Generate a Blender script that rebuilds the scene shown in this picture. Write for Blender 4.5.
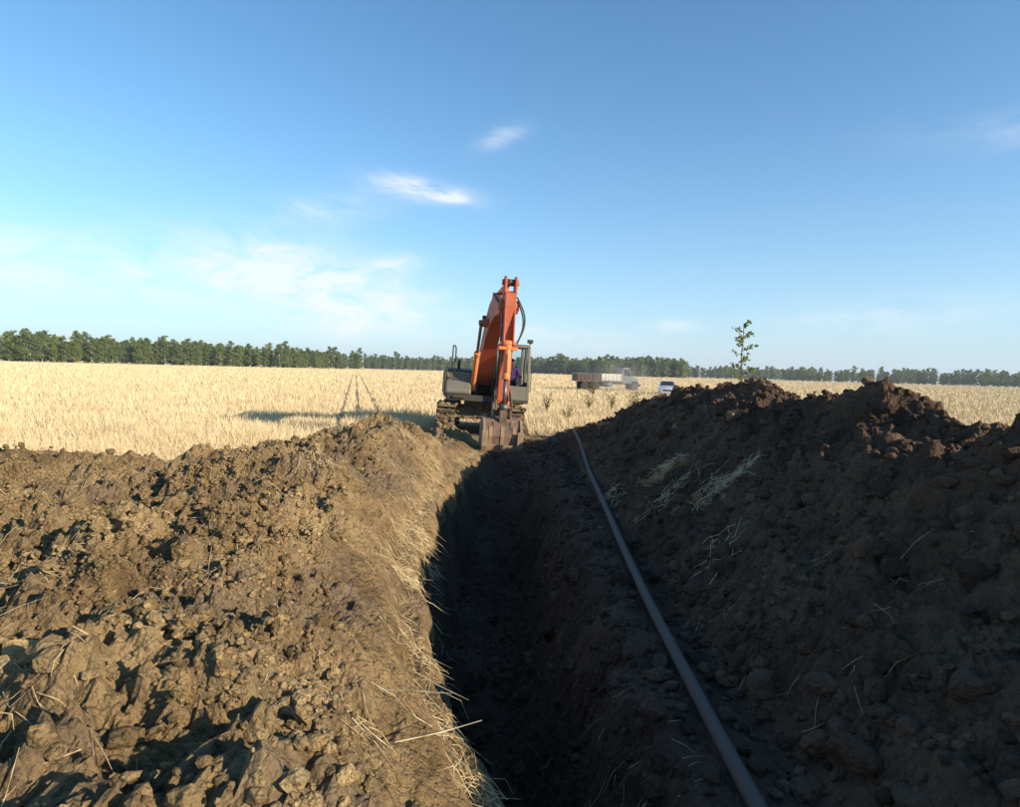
import bpy, math, random
import numpy as np
from mathutils import Vector, Matrix

R = math.radians
random.seed(7)
rng = np.random.default_rng(7)
scene = bpy.context.scene
for o in list(bpy.data.objects):
    bpy.data.objects.remove(o)
col = scene.collection

# ------------------------------------------------------------------ camera
CAM_Z = 2.0
cam = bpy.data.cameras.new('camera')
cam.sensor_width = 36.0
cam.lens = 36.0 * 621 / 1020
cam.clip_start = 0.05
cam.clip_end = 9000
camo = bpy.data.objects.new('camera', cam)
col.objects.link(camo)
camo.matrix_world = Matrix.Translation((0, 0, CAM_Z)) @ Matrix.Rotation(R(90 - 3.0), 4, 'X') @ Matrix.Rotation(R(1.6), 4, 'Z')
scene.camera = camo

# ------------------------------------------------------------------ light
SUN_EL = 20.5
SUN_BACK = 30.0            # degrees the sun stands behind the camera's right hand
sdir = Vector((math.cos(R(SUN_BACK)) * math.cos(R(SUN_EL)), -math.sin(R(SUN_BACK)) * math.cos(R(SUN_EL)), math.sin(R(SUN_EL))))
sun = bpy.data.lights.new('sun', 'SUN')
sun.energy = 4.9
sun.angle = R(0.5)
sun.color = (1.0, 0.86, 0.66)
suno = bpy.data.objects.new('sun', sun)
col.objects.link(suno)
suno.rotation_euler = sdir.to_track_quat('Z', 'Y').to_euler()

scene.view_settings.view_transform = 'Standard'
scene.view_settings.look = 'None'
scene.view_settings.gamma = 1.0
scene.view_settings.use_curve_mapping = False
scene.view_settings.exposure = 0.72

world = bpy.data.worlds.new('World')
scene.world = world
world.use_nodes = True
wn, wl = world.node_tree.nodes, world.node_tree.links
wn.clear()


def wnode(t, **kw):
    n = wn.new(t)
    for k, v in kw.items():
        setattr(n, k, v)
    return n


def wmath(op, a, b=None, c=None):
    n = wn.new('ShaderNodeMath')
    n.operation = op
    for i, v in enumerate((a, b, c)):
        if v is None:
            continue
        if isinstance(v, (int, float)):
            n.inputs[i].default_value = v
        else:
            wl.new(v, n.inputs[i])
    return n.outputs[0]


sky = wnode('ShaderNodeTexSky', sky_type='NISHITA', sun_disc=False)
sky.sun_elevation = R(SUN_EL)
sky.sun_rotation = math.atan2(sdir.x, sdir.y)
sky.altitude = 150
sky.air_density = 1.0
sky.dust_density = 0.15
sky.ozone_density = 1.0
tc = wnode('ShaderNodeTexCoord')
DIR = tc.outputs['Generated']


def wdot(v):
    n = wn.new('ShaderNodeVectorMath')
    n.operation = 'DOT_PRODUCT'
    wl.new(DIR, n.inputs[0])
    n.inputs[1].default_value = v
    return n.outputs['Value']


nz = wnode('ShaderNodeTexNoise')
nz.inputs['Scale'].default_value = 9.0
nz.inputs['Detail'].default_value = 8.0
nz.inputs['Roughness'].default_value = 0.62
nz.inputs['Distortion'].default_value = 0.6
mp = wnode('ShaderNodeMapping')
mp.inputs['Scale'].default_value = (1.4, 1.4, 3.6)
mp.inputs['Location'].default_value = (.31, .12, .4)
wl.new(DIR, mp.inputs['Vector'])
wl.new(mp.outputs[0], nz.inputs['Vector'])
NOI = nz.outputs['Fac']
# a thin veil of cirrus: low on the sky all round, plus single drifting wisps
total = None
#        azimuth, elevation, half width, half height (degrees), tilt, strength
wisps = [(-8.6, 15.7, 3.6, .75, -6, 1.6), (-5.6, 15.0, 1.6, .35, -4, .7), (-16.2, 13.6, 4.0, 1.3, 8, 0.55), (-1.3, 20.2, 1.9, .65, 22, 0.55),
         (-10.4, 9.3, 2.0, .7, 8, 0.75), (-16.5, 6.2, 8.0, 3.0, -9, 1.7), (-20.5, 8.8, 3.0, 1.4, 0, .5), (-30, 7.0, 9.0, 2.6, 3, 0.7), (-40, 7.0, 7.0, 2.2, -5, 0.6),
         (14.2, 4.4, 2.4, .6, 0, 0.6), (4, 3.4, 7, 1.3, -3, 0.5), (31, 5, 8, 1.5, 4, .4), (42, 17, 7, 1.2, -8, .3),
         (-60, 14, 9, 2, 6, .6), (75, 12, 10, 2.4, -5, .5), (120, 15, 9, 2, 6, .6), (170, 11, 12, 2.6, 0, .6), (-130, 16, 9, 2, -6, .6)]
for az, el, hw, hh, tilt, st in wisps:
    a, e = R(az), R(el)
    c = Vector((math.sin(a) * math.cos(e), math.cos(a) * math.cos(e), math.sin(e)))
    e1 = Vector((math.cos(a), -math.sin(a), 0))
    e2 = e1.cross(c) * -1
    if e2.z < 0:
        e2 = -e2
    t = R(tilt)
    f1, f2 = e1 * math.cos(t) + e2 * math.sin(t), e2 * math.cos(t) - e1 * math.sin(t)
    p = wmath('MULTIPLY', wdot(f1), 1 / math.sin(R(hw)))
    q = wmath('MULTIPLY_ADD', wmath('SUBTRACT', wdot(f2), 0.0), 1 / math.sin(R(hh)), 0.0)
    r2 = wmath('ADD', wmath('MULTIPLY', p, p), wmath('MULTIPLY', q, q))
    g = wmath('POWER', 2.718, wmath('MULTIPLY', r2, -0.9))
    g = wmath('MULTIPLY', g, wmath('GREATER_THAN', wdot(c), 0.0))
    g = wmath('MULTIPLY', g, st)
    total = g if total is None else wmath('ADD', total, g)
brk = wmath('MULTIPLY_ADD', NOI, 2.6, -.78)
cl = wnode('ShaderNodeClamp')
wl.new(wmath('MULTIPLY', total, brk), cl.inputs['Value'])
cl.inputs['Max'].default_value = 0.85
mix = wnode('ShaderNodeMix', data_type='RGBA')
wl.new(cl.outputs[0], mix.inputs['Factor'])
wb = wnode('ShaderNodeMix', data_type='RGBA', blend_type='MULTIPLY')      # the phone's white balance
wb.inputs['Factor'].default_value = 1.0
wb.inputs['B'].default_value = (.595, .965, 1.16, 1)
wl.new(sky.outputs[0], wb.inputs['A'])
veil = wnode('ShaderNodeMix', data_type='RGBA')                           # pale air low over the horizon, the same all round
sz = wnode('ShaderNodeSeparateXYZ')
wl.new(DIR, sz.inputs[0])
wl.new(wmath('MULTIPLY', wmath('POWER', 2.718, wmath('MULTIPLY', wmath('MAXIMUM', sz.outputs['Z'], 0.0), -7.2)), .93), veil.inputs['Factor'])
wl.new(wb.outputs['Result'], veil.inputs['A'])
veil.inputs['B'].default_value = (3.35, 3.80, 4.75, 1)
wl.new(veil.outputs['Result'], mix.inputs['A'])
mix.inputs['B'].default_value = (5.3, 5.6, 6.1, 1)
bg = wnode('ShaderNodeBackground')
bg.inputs['Strength'].default_value = 0.11
wl.new(mix.outputs['Result'], bg.inputs['Color'])
wo = wnode('ShaderNodeOutputWorld')
wl.new(bg.outputs[0], wo.inputs['Surface'])

# ------------------------------------------------------------------ helpers
def tag(o, label=None, cat=None, group=None, kind=None):
    if label: o['label'] = label
    if cat: o['category'] = cat
    if group: o['group'] = group
    if kind: o['kind'] = kind
    return o


def empty(name, loc=(0, 0, 0), rz=0.0):
    o = bpy.data.objects.new(name, None)
    o.empty_display_size = 0.3
    o.location = loc
    o.rotation_euler = (0, 0, rz)
    col.objects.link(o)
    return o


def link(name, mesh, parent=None):
    o = bpy.data.objects.new(name, mesh)
    col.objects.link(o)
    if parent is not None:
        o.parent = parent
    return o


def np_mesh(name, V, F, mat, smooth=True, attr=None):
    V = np.asarray(V, dtype=np.float32)
    F = np.asarray(F, dtype=np.int32)
    me = bpy.data.meshes.new(name)
    n, k = F.shape
    me.vertices.add(len(V))
    me.vertices.foreach_set('co', V.ravel())
    me.loops.add(n * k)
    me.loops.foreach_set('vertex_index', F.ravel())
    me.polygons.add(n)
    me.polygons.foreach_set('loop_start', np.arange(0, n * k, k, dtype=np.int32))
    me.polygons.foreach_set('loop_total', np.full(n, k, dtype=np.int32))
    me.polygons.foreach_set('use_smooth', np.full(n, smooth, dtype=bool))
    for an, av in (attr or {}).items():
        a = me.attributes.new(an, 'FLOAT', 'POINT')
        a.data.foreach_set('value', np.asarray(av, dtype=np.float32))
    me.update(calc_edges=True)
    me.validate()
    if mat: me.materials.append(mat)
    return me


class MB:
    """collects boxes, prisms, cylinders and tubes into one mesh"""
    def __init__(s):
        s.v, s.f, s.sm = [], [], []

    def add(s, vs, fs, smooth=False):
        b = len(s.v)
        s.v += [tuple(v) for v in vs]
        s.f += [tuple(i + b for i in f) for f in fs]
        s.sm += [smooth] * len(fs)
        return s

    def box(s, x0, x1, y0, y1, z0, z1, M=None):
        vs = [Vector((x, y, z)) for z in (z0, z1) for y in (y0, y1) for x in (x0, x1)]
        if M is not None: vs = [M @ v for v in vs]
        return s.add(vs, [(0, 2, 3, 1), (4, 5, 7, 6), (0, 1, 5, 4), (2, 6, 7, 3), (0, 4, 6, 2), (1, 3, 7, 5)])

    def cyl(s, p0, p1, r0, r1=None, n=16, caps=True, smooth=True):
        p0, p1 = Vector(p0), Vector(p1)
        r1 = r0 if r1 is None else r1
        d = (p1 - p0).normalized()
        u = d.orthogonal().normalized()
        w = d.cross(u)
        vs = []
        for p, r in ((p0, r0), (p1, r1)):
            for i in range(n):
                a = 2 * math.pi * i / n
                vs.append(p + (u * math.cos(a) + w * math.sin(a)) * r)
        s.add(vs, [(i, (i + 1) % n, n + (i + 1) % n, n + i) for i in range(n)], smooth)
        if caps:
            b = len(s.v) - 2 * n
            s.f += [tuple(b + n - 1 - i for i in range(n)), tuple(b + n + i for i in range(n))]
            s.sm += [False, False]
        return s

    def tube(s, pts, r, n=8, r_end=None):
        pts = [Vector(p) for p in pts]
        m = len(pts)
        vs = []
        u = None
        for k, p in enumerate(pts):
            d = (pts[min(k + 1, m - 1)] - pts[max(k - 1, 0)]).normalized()
            if u is None:
                u = d.orthogonal().normalized()
            u = (u - d * u.dot(d)).normalized()
            w = d.cross(u)
            rr = r if r_end is None else r + (r_end - r) * k / (m - 1)
            for i in range(n):
                a = 2 * math.pi * i / n
                vs.append(p + (u * math.cos(a) + w * math.sin(a)) * rr)
        fs = [(k * n + i, k * n + (i + 1) % n, (k + 1) * n + (i + 1) % n, (k + 1) * n + i) for k in range(m - 1) for i in range(n)]
        s.add(vs, fs, True)
        b = len(s.v) - m * n
        s.f += [tuple(b + n - 1 - i for i in range(n)), tuple(b + (m - 1) * n + i for i in range(n))]
        s.sm += [False, False]
        return s

    def prism(s, prof, x0, x1, taper=None):
        """profile of (f, z) points extruded across x; f forward is -y"""
        n = len(prof)
        vs = [(x0, -f, z) for f, z in prof] + [(x1, -f, z) for f, z in prof]
        fs = [tuple(range(n)), tuple(range(2 * n - 1, n - 1, -1))]
        fs += [(i, n + i, n + (i + 1) % n, (i + 1) % n) for i in range(n)]
        return s.add(vs, fs)

    def loft(s, rings, smooth=True, caps=True):
        n = len(rings[0])
        vs = [p for r in rings for p in r]
        m = len(rings)
        fs = [(k * n + i, k * n + (i + 1) % n, (k + 1) * n + (i + 1) % n, (k + 1) * n + i) for k in range(m - 1) for i in range(n)]
        s.add(vs, fs, smooth)
        if caps:
            b = len(s.v) - m * n
            s.f += [tuple(b + n - 1 - i for i in range(n)), tuple(b + (m - 1) * n + i for i in range(n))]
            s.sm += [False, False]
        return s

    def mesh(s, name, mat):
        me = bpy.data.meshes.new(name)
        me.from_pydata(s.v, [], s.f)
        me.polygons.foreach_set('use_smooth', np.array(s.sm, dtype=bool))
        import bmesh
        bm = bmesh.new()
        bm.from_mesh(me)
        bmesh.ops.recalc_face_normals(bm, faces=bm.faces)
        bm.to_mesh(me)
        bm.free()
        me.materials.append(mat)
        return me

    def build(s, name, mat, parent=None, bevel=0.0, rz=0.0):
        o = link(name, s.mesh(name, mat), parent)
        if rz: o.rotation_euler = (0, 0, rz)
        if bevel:
            m = o.modifiers.new('bevel', 'BEVEL')
            m.width = bevel
            m.segments = 2
            m.limit_method = 'ANGLE'
            m.angle_limit = R(40)
        return o


def copy_tree(o, parent=None):
    c = o.copy()
    col.objects.link(c)
    c.parent = parent
    for ch in o.children:
        copy_tree(ch, c)
    return c


# ------------------------------------------------------------------ noise
_perm = np.random.default_rng(11).permutation(4096)
_gr = np.random.default_rng(12).uniform(0, 2 * np.pi, 4096)


def _h(ix, iy):
    return _perm[(_perm[ix & 4095] + iy) & 4095]


def perlin(x, y):
    ix, iy = np.floor(x).astype(np.int64), np.floor(y).astype(np.int64)
    fx, fy = x - ix, y - iy
    u, v = fx * fx * fx * (fx * (fx * 6 - 15) + 10), fy * fy * fy * (fy * (fy * 6 - 15) + 10)

    def g(dx, dy):
        a = _gr[_h(ix + dx, iy + dy)]
        return np.cos(a) * (fx - dx) + np.sin(a) * (fy - dy)
    a = g(0, 0) * (1 - u) + g(1, 0) * u
    b = g(0, 1) * (1 - u) + g(1, 1) * u
    return (a * (1 - v) + b * v) * 1.5


def fbm(x, y, oct=4, gain=0.5):
    t, a = 0, 1.0
    for i in range(oct):
        t = t + a * perlin(x * 2 ** i + 17.3 * i, y * 2 ** i - 9.1 * i)
        a *= gain
    return t


_c1 = np.random.default_rng(21).uniform(0, 1, (4096, 3))


def lumps(x, y):
    """rounded lumps of random size scattered over the plane, 0..1"""
    ix, iy = np.floor(x).astype(np.int64), np.floor(y).astype(np.int64)
    best = np.zeros_like(x)
    for dx in (-1, 0, 1):
        for dy in (-1, 0, 1):
            h = _c1[_h(ix + dx, iy + dy)]
            px, py = ix + dx + h[..., 0], iy + dy + h[..., 1]
            rr = 0.25 + 0.55 * h[..., 2]
            d2 = ((x - px) ** 2 + (y - py) ** 2) / (rr * rr)
            best = np.maximum(best, np.sqrt(np.maximum(0, 1 - d2)) * rr)
    return best


def sstep(a, b, x):
    t = np.clip((x - a) / (b - a), 0, 1)
    return t * t * (3 - 2 * t)


# ------------------------------------------------------------------ terrain
LIP_Y = [-3, 1.0, 2.35, 3.2, 4.6, 6.2, 8.1, 10.0, 13.1, 15.2, 17.5, 20]
LIP_X = [0.55, 0.50, 0.19, -.18, -.64, -.95, -1.12, -1.12, -.92, -.70, -.5, -.5]
RIP_Y = [-3, 2.0, 5.0, 9.0, 13.0, 17.5, 20]
RIP_X = [1.0, 0.92, .92, 1.0, 1.05, .9, .9]
CR_Y = [-40, -9, -5, 2, 9, 12, 14, 16.5, 18.5, 20.5, 22.5, 60]
CR_Z = [0, 0, 1.45, 1.55, 1.82, 1.84, 1.52, 1.06, .70, .35, 0, 0]


def terrain(x, y):
    """height and region masks of the dug ground"""
    n1 = fbm(x * .55, y * .55, 3)
    n2 = fbm(x * 2.1 + 40, y * 2.1, 4, .55)
    n3 = fbm(x * 8.0, y * 8.0 + 30, 3, .6)
    lip = np.interp(y, LIP_Y, LIP_X) + .10 * perlin(y * 1.3, y * 0 + 3.3) + .05 * perlin(y * 4.1, y * 0 + 8.3)
    rip = np.interp(y, RIP_Y, RIP_X) + .08 * perlin(y * 1.1, y * 0 + 13.3) + .03 * perlin(y * 5.1, y * 0 + 18.3)
    # trench profile
    depth = 1.75 * sstep(0.2, 2.2, y) * (1 - sstep(10.8, 16.2, y))
    wall = np.minimum(sstep(-.02, .42, x - lip + .05 * n2), sstep(-.05, 1.0, rip - x + .10 * n2 + .04 * n3))
    tz = -depth * wall
    # left spoil: low bank with a mound at its far end
    dl = lip - .10 - x
    edge = sstep(0, 1.0, dl)
    far = 1 - sstep(10.2, 13.4, y + 1.0 * n1 - .85 * np.clip(x + 2.9, -2.4, 0) - .30 * np.clip(x + 3.0, 0, 3))
    back = sstep(-9, -5, y)
    wide = 1 - sstep(9, 17, -x)
    bank = edge * far * back * wide * (.42 + .22 * n1 + .10 * n2)
    bank = bank + .26 * sstep(0, .25, dl) * sstep(-2, 0, y) * (1 - sstep(14.0, 16.5, y)) * (1 - sstep(11, 13, -x) ) * (far * .75 + .25 * (1 - sstep(1.0, 2.2, dl)))
    m = np.exp(-(((x + 2.75) / 1.35) ** 2 + ((y - 12.3) / 1.75) ** 2)) * .50
    m2 = np.exp(-(((x + 1.35) / .75) ** 2 + ((y - 13.6) / 1.7) ** 2)) * .17
    m3 = np.exp(-(((x + 2.6) / 1.3) ** 2 + ((y - 6.0) / 1.6) ** 2)) * .22
    m4 = np.exp(-(((x + 1.75) / .75) ** 2 + ((y - 17.2) / 1.5) ** 2)) * .36
    m2 = m2 + m4
    lz = bank + (m + m2 + m3) * sstep(-.05, .5, dl) * (1 + .25 * n2)
    # right spoil: a long heap at its angle of rest
    cz = np.interp(y, CR_Y, CR_Z)
    cx = 3.65 - .25 * sstep(12, 20, y) + .35 * perlin(y * .35, y * 0 + 5.7)
    t = (x - cx)
    run_l = np.maximum(cx - 1.42 - .10 * perlin(y * .8, y * 0 + 2.2), .5)
    prof = np.where(t < 0, 1 - np.abs(t) / run_l, 1 - t / 2.9)
    prof = np.clip(prof, 0, 1)
    prof = prof * (1 - .10 * prof ** 6)
    rz_ = cz * prof * (1 + .10 * n1 + .07 * n2) * 1.05
    rz_ = np.where(cz > 0, rz_, 0)
    # loose lumps and grain
    rough_l = sstep(.02, .35, lz) * (.35 + .65 * sstep(.35, 1.5, dl))
    rough_r = sstep(.02, .3, rz_)
    rough_t = sstep(.1, .6, -tz)
    patch = sstep(-.25, .35, fbm(x * .8 + 9, y * .8, 2))
    L1 = lumps(x * 2.3 + 3, y * 2.3)
    L2 = lumps(x * 5.5, y * 5.5 + 7)
    L3 = lumps(x * 12 + 5, y * 12)
    n4 = fbm(x * 19 + 3, y * 19, 2, .6)
    gash = sstep(.30, .75, fbm(x * 1.9 + 70, y * 2.6 + 20, 3, .6)) * sstep(.5, 1.4, dl)
    add = rough_l * (patch * (.05 * L1 + .07 * L2) + .065 * L3 + .04 * n2 + .045 * n3 + .026 * n4 - .20 * gash)
    add = add + rough_r * (.09 * L1 * patch + .07 * L2 + .045 * L3 + .05 * n2 + .03 * n3 + .012 * n4)
    add = add + rough_t * (.06 * L2 * patch + .02 * L3 + .06 * n2 + .02 * n3)
    flat = (1 - np.clip(rough_l + rough_r + rough_t, 0, 1))
    near = 1 - sstep(22, 40, np.hypot(x, y))
    add = add + flat * near * (.02 * n2 + .012 * n3)
    z = tz + lz + rz_ + add - .12 * np.exp(-(((x + 1.05) / 3.2) ** 4 + ((y - 21.6) / 3.6) ** 4))
    return z, tz, lz, rz_, dl


def tz_at(x, y):
    z = terrain(np.array([float(x)]), np.array([float(y)]))[0]
    return float(z[0])


def graded(a, b, s0, s1):
    """coordinates from a to b with spacing running from s0 to s1"""
    out, x = [], a
    while x < b:
        out.append(x)
        x += s0 + (s1 - s0) * (x - a) / (b - a)
    return out


def growing(a, sign, s, ratio, end):
    out, x = [], a
    while abs(x) < end:
        s *= ratio
        x += sign * s
        out.append(x)
    return out


xs = graded(-4.0, 3.9, .022, .022)
xs = sorted(growing(xs[0], -1, .022, 1.06, 3500)) + xs + growing(xs[-1], 1, .022, 1.07, 3500)
ys = graded(1.8, 22.0, .019, .085)
ys = sorted(growing(ys[0], -1, .06, 1.11, 400)) + ys + growing(ys[-1], 1, .085, 1.07, 3500)
xs, ys = np.array(xs), np.array(ys)
GX, GY = np.meshgrid(xs, ys)
Z, TZ, LZ, RZ, DL = terrain(GX.ravel(), GY.ravel())
nx, ny = len(xs), len(ys)
V = np.stack([GX.ravel(), GY.ravel(), Z], 1)
i0 = (np.arange(ny - 1)[:, None] * nx + np.arange(nx - 1)[None, :]).ravel()
F = np.stack([i0, i0 + 1, i0 + 1 + nx, i0 + nx], 1)


# ------------------------------------------------------------------ materials
def new_mat(name):
    m = bpy.data.materials.new(name)
    m.use_nodes = True
    n = m.node_tree.nodes
    b = n['Principled BSDF']
    b.inputs['Roughness'].default_value = .9
    b.inputs['Specular IOR Level'].default_value = .2
    return m, n, m.node_tree.links, b


def ramp(n, l, src, stops):
    r = n.new('ShaderNodeValToRGB')
    e = r.color_ramp.elements
    e[0].position, e[0].color = stops[0][0], (*stops[0][1], 1)
    e[1].position, e[1].color = stops[-1][0], (*stops[-1][1], 1)
    for p, c in stops[1:-1]:
        x = e.new(p)
        x.color = (*c, 1)
    l.new(src, r.inputs[0])
    return r.outputs[0]


def noise(n, l, scale, detail=6, rough=.6, vec=None, out='Fac'):
    t = n.new('ShaderNodeTexNoise')
    t.inputs['Scale'].default_value = scale
    t.inputs['Detail'].default_value = detail
    t.inputs['Roughness'].default_value = rough
    if vec is not None: l.new(vec, t.inputs['Vector'])
    return t.outputs[out]


def mixc(n, l, fac, a, b, blend='MIX'):
    m = n.new('ShaderNodeMix')
    m.data_type = 'RGBA'
    m.blend_type = blend
    for s, v in (('Factor', fac), ('A', a), ('B', b)):
        if isinstance(v, (int, float)):
            m.inputs[s].default_value = v
        elif isinstance(v, tuple):
            m.inputs[s].default_value = (*v, 1)
        else:
            l.new(v, m.inputs[s])
    return m.outputs['Result']


def math_n(n, l, op, a, b=None):
    m = n.new('ShaderNodeMath')
    m.operation = op
    for i, v in enumerate((a, b)):
        if v is None: continue
        if isinstance(v, (int, float)): m.inputs[i].default_value = v
        else: l.new(v, m.inputs[i])
    return m.outputs[0]


def bump(n, l, b, h, strength, dist):
    k = n.new('ShaderNodeBump')
    k.inputs['Strength'].default_value = strength
    k.inputs['Distance'].default_value = dist
    l.new(h, k.inputs['Height'])
    l.new(k.outputs[0], b.inputs['Normal'])


def soil_mat(name, dark, mid, pale, grey=None):
    m, n, l, b = new_mat(name)
    g = n.new('ShaderNodeNewGeometry').outputs['Position']
    c1 = ramp(n, l, noise(n, l, 1.1, 8, .65, g), [(.32, dark), (.5, mid), (.68, pale)])
    if grey:
        c1 = mixc(n, l, ramp(n, l, noise(n, l, .75, 5, .6, g), [(.50, (0, 0, 0)), (.60, (.8, .8, .8))]), c1, grey)
        c1 = mixc(n, l, 1.0, c1, ramp(n, l, noise(n, l, 5.5, 5, .7, g), [(.32, (.58, .55, .52)), (.52, (1, 1, 1)), (.7, (1.15, 1.12, 1.05))]), 'MULTIPLY')
    fine = ramp(n, l, noise(n, l, 26, 6, .8, g), [(.25, (.45, .45, .45)), (.5, (1, 1, 1)), (.75, (1.35, 1.32, 1.28))])
    c = mixc(n, l, 1.0, c1, fine, 'MULTIPLY')
    b.inputs['Specular IOR Level'].default_value = .12
    at = n.new('ShaderNodeAttribute')
    at.attribute_name = 'tint'
    tv = n.new('ShaderNodeCombineColor')
    for k_ in range(3): l.new(math_n(n, l, 'ADD', at.outputs['Fac'], 1.0), tv.inputs[k_])
    c = mixc(n, l, 1.0, c, tv.outputs[0], 'MULTIPLY')
    l.new(c, b.inputs['Base Color'])
    h1 = noise(n, l, 55, 7, .7, g)
    h2 = noise(n, l, 14, 6, .65, g)
    vo = n.new('ShaderNodeTexVoronoi')
    vo.inputs['Scale'].default_value = 30
    vo.inputs['Detail'].default_value = 2
    l.new(mixc(n, l, .035, g, noise(n, l, 9, 3, .6, g, 'Color')), vo.inputs['Vector'])
    h = math_n(n, l, 'ADD', math_n(n, l, 'ADD', math_n(n, l, 'MULTIPLY', h2, 1.2), h1), math_n(n, l, 'MULTIPLY', vo.outputs['Distance'], -1.1))
    bump(n, l, b, h, .9, .034)
    return m


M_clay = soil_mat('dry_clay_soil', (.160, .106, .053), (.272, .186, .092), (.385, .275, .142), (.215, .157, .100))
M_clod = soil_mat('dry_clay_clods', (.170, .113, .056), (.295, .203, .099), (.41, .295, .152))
M_dark = soil_mat('shade_darkened_soil', (.074, .046, .031), (.118, .073, .047), (.18, .114, .071))  # right heap: part of its shade is put into this darker base colour
M_trench = soil_mat('trench_soil', (.066, .043, .031), (.104, .068, .047), (.15, .10, .068))  # trench shade painted in: base colour kept darker than the sunlit bank

# field: dry straw-covered earth with wheel ruts and a greener strip far off
M_field, n, l, b = new_mat('straw_field')
g = n.new('ShaderNodeNewGeometry').outputs['Position']
sep = n.new('ShaderNodeSeparateXYZ')
l.new(g, sep.inputs[0])
c = ramp(n, l, noise(n, l, .06, 6, .6, g), [(.35, (.55, .43, .265)), (.65, (.63, .505, .325))])
c = mixc(n, l, 1.0, c, ramp(n, l, noise(n, l, 9, 6, .8, g), [(.3, (.75, .73, .70)), (.7, (1.15, 1.15, 1.15))]), 'MULTIPLY')
wob_ = math_n(n, l, 'MULTIPLY', math_n(n, l, 'SUBTRACT', noise(n, l, .8, 3, .6, g), .5), .5)
u_ = math_n(n, l, 'ADD', math_n(n, l, 'ADD', sep.outputs['X'], math_n(n, l, 'MULTIPLY', math_n(n, l, 'SUBTRACT', sep.outputs['Y'], 25.0), .25)), wob_)
rut = None
for r0 in (-6.8, -6.1, -5.2):
    k_ = math_n(n, l, 'LESS_THAN', math_n(n, l, 'ABSOLUTE', math_n(n, l, 'SUBTRACT', u_, r0)), .13)
    rut = k_ if rut is None else math_n(n, l, 'MAXIMUM', rut, k_)
c = mixc(n, l, math_n(n, l, 'MULTIPLY', rut, .8), c, (.13, .105, .05))
l.new(c, b.inputs['Base Color'])
bump(n, l, b, noise(n, l, 20, 6, .7, g), .8, .05)

M_straw, n, l, b = new_mat('straw_stalks')
g = n.new('ShaderNodeNewGeometry').outputs['Position']
c = ramp(n, l, noise(n, l, .35, 5, .65, g), [(.3, (.56, .435, .245)), (.5, (.645, .51, .305)), (.7, (.71, .585, .375))])
c = mixc(n, l, 1.0, c, ramp(n, l, noise(n, l, 18, 2, .5, g), [(.35, (.75, .72, .66)), (.6, (1.1, 1.1, 1.1))]), 'MULTIPLY')
l.new(c, b.inputs['Base Color'])
b.inputs['Roughness'].default_value = .6

M_litter, n, l, b = new_mat('straw_litter')
g = n.new('ShaderNodeNewGeometry').outputs['Position']
c = ramp(n, l, noise(n, l, 14, 3, .6, g), [(.3, (.26, .18, .09)), (.45, (.52, .39, .20)), (.72, (.80, .68, .44))])
l.new(c, b.inputs['Base Color'])
b.inputs['Roughness'].default_value = .55


def paint_mat(name, colr, rough=.45, dirt=(.22, .15, .09), amount=.45, metal=0.0, spec=.4):
    m, n, l, b = new_mat(name)
    t = n.new('ShaderNodeTexCoord').outputs['Object']
    f = ramp(n, l, noise(n, l, 2.6, 8, .7, t), [(.62 - amount * .5, (0, 0, 0)), (.80, (1, 1, 1))])
    f2 = ramp(n, l, noise(n, l, 21, 6, .7, t), [(.50, (0, 0, 0)), (.78, (1, 1, 1))])
    k = math_n(n, l, 'MINIMUM', math_n(n, l, 'ADD', math_n(n, l, 'MULTIPLY', f, .8), math_n(n, l, 'MULTIPLY', f2, .35)), 1.0)
    fade = mixc(n, l, noise(n, l, .9, 4, .6, t), colr, tuple(min(1, q * 1.25 + .01) for q in colr))
    l.new(mixc(n, l, math_n(n, l, 'MULTIPLY', k, min(1, amount * 1.6)), fade, dirt), b.inputs['Base Color'])
    b.inputs['Metallic'].default_value = metal
    b.inputs['Specular IOR Level'].default_value = spec
    rr = n.new('ShaderNodeMapRange')
    rr.inputs['To Min'].default_value = rough
    rr.inputs['To Max'].default_value = .95
    l.new(k, rr.inputs['Value'])
    l.new(rr.outputs[0], b.inputs['Roughness'])
    bump(n, l, b, noise(n, l, 40, 5, .6, t), .15, .01)
    return m


M_orange = paint_mat('faded_orange_paint', (.47, .088, .032), .5, (.17, .08, .052), .66)
M_orange2 = paint_mat('cylinder_orange_paint', (.60, .18, .05), .42, (.30, .17, .10), .32)
M_grey = paint_mat('olive_grey_paint', (.115, .110, .088), .5, (.24, .17, .10), .4)
M_black = paint_mat('dark_machine_paint', (.022, .020, .019), .55, (.10, .07, .045), .4)
M_track = paint_mat('muddy_track_steel', (.055, .045, .038), .6, (.28, .195, .115), .62, spec=.3)
M_bucket = paint_mat('worn_shaded_bucket_steel', (.070, .042, .030), .5, (.34, .225, .13), .50, spec=.4)  # worn steel, base darkened to paint the shadowed gaps between bucket plates
M_mud = paint_mat('mud_caked_steel', (.17, .11, .07), .7, (.36, .25, .15), .7, spec=.2)
M_rod = paint_mat('dull_rod_steel', (.13, .12, .115), .3, (.12, .09, .06), .4, metal=.6)
M_rubber = paint_mat('black_rubber', (.02, .02, .021), .7, (.16, .12, .08), .35)
M_white = paint_mat('dusty_white_paint', (.55, .52, .47), .5, (.36, .29, .2), .4)
M_brown = paint_mat('brown_board_paint', (.075, .047, .042), .6, (.20, .145, .10), .3)
M_bluegrey = paint_mat('blue_grey_cab_paint', (.10, .13, .165), .45, (.30, .25, .18), .35)
M_silver = paint_mat('silver_car_paint', (.52, .54, .57), .25, (.45, .40, .32), .15, metal=.35, spec=.5)
M_pipe = paint_mat('grey_black_polyethylene', (.078, .066, .064), .6, (.13, .10, .075), .6, spec=.18)
M_lamp, n, l, b = new_mat('lamp_glass')
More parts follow.
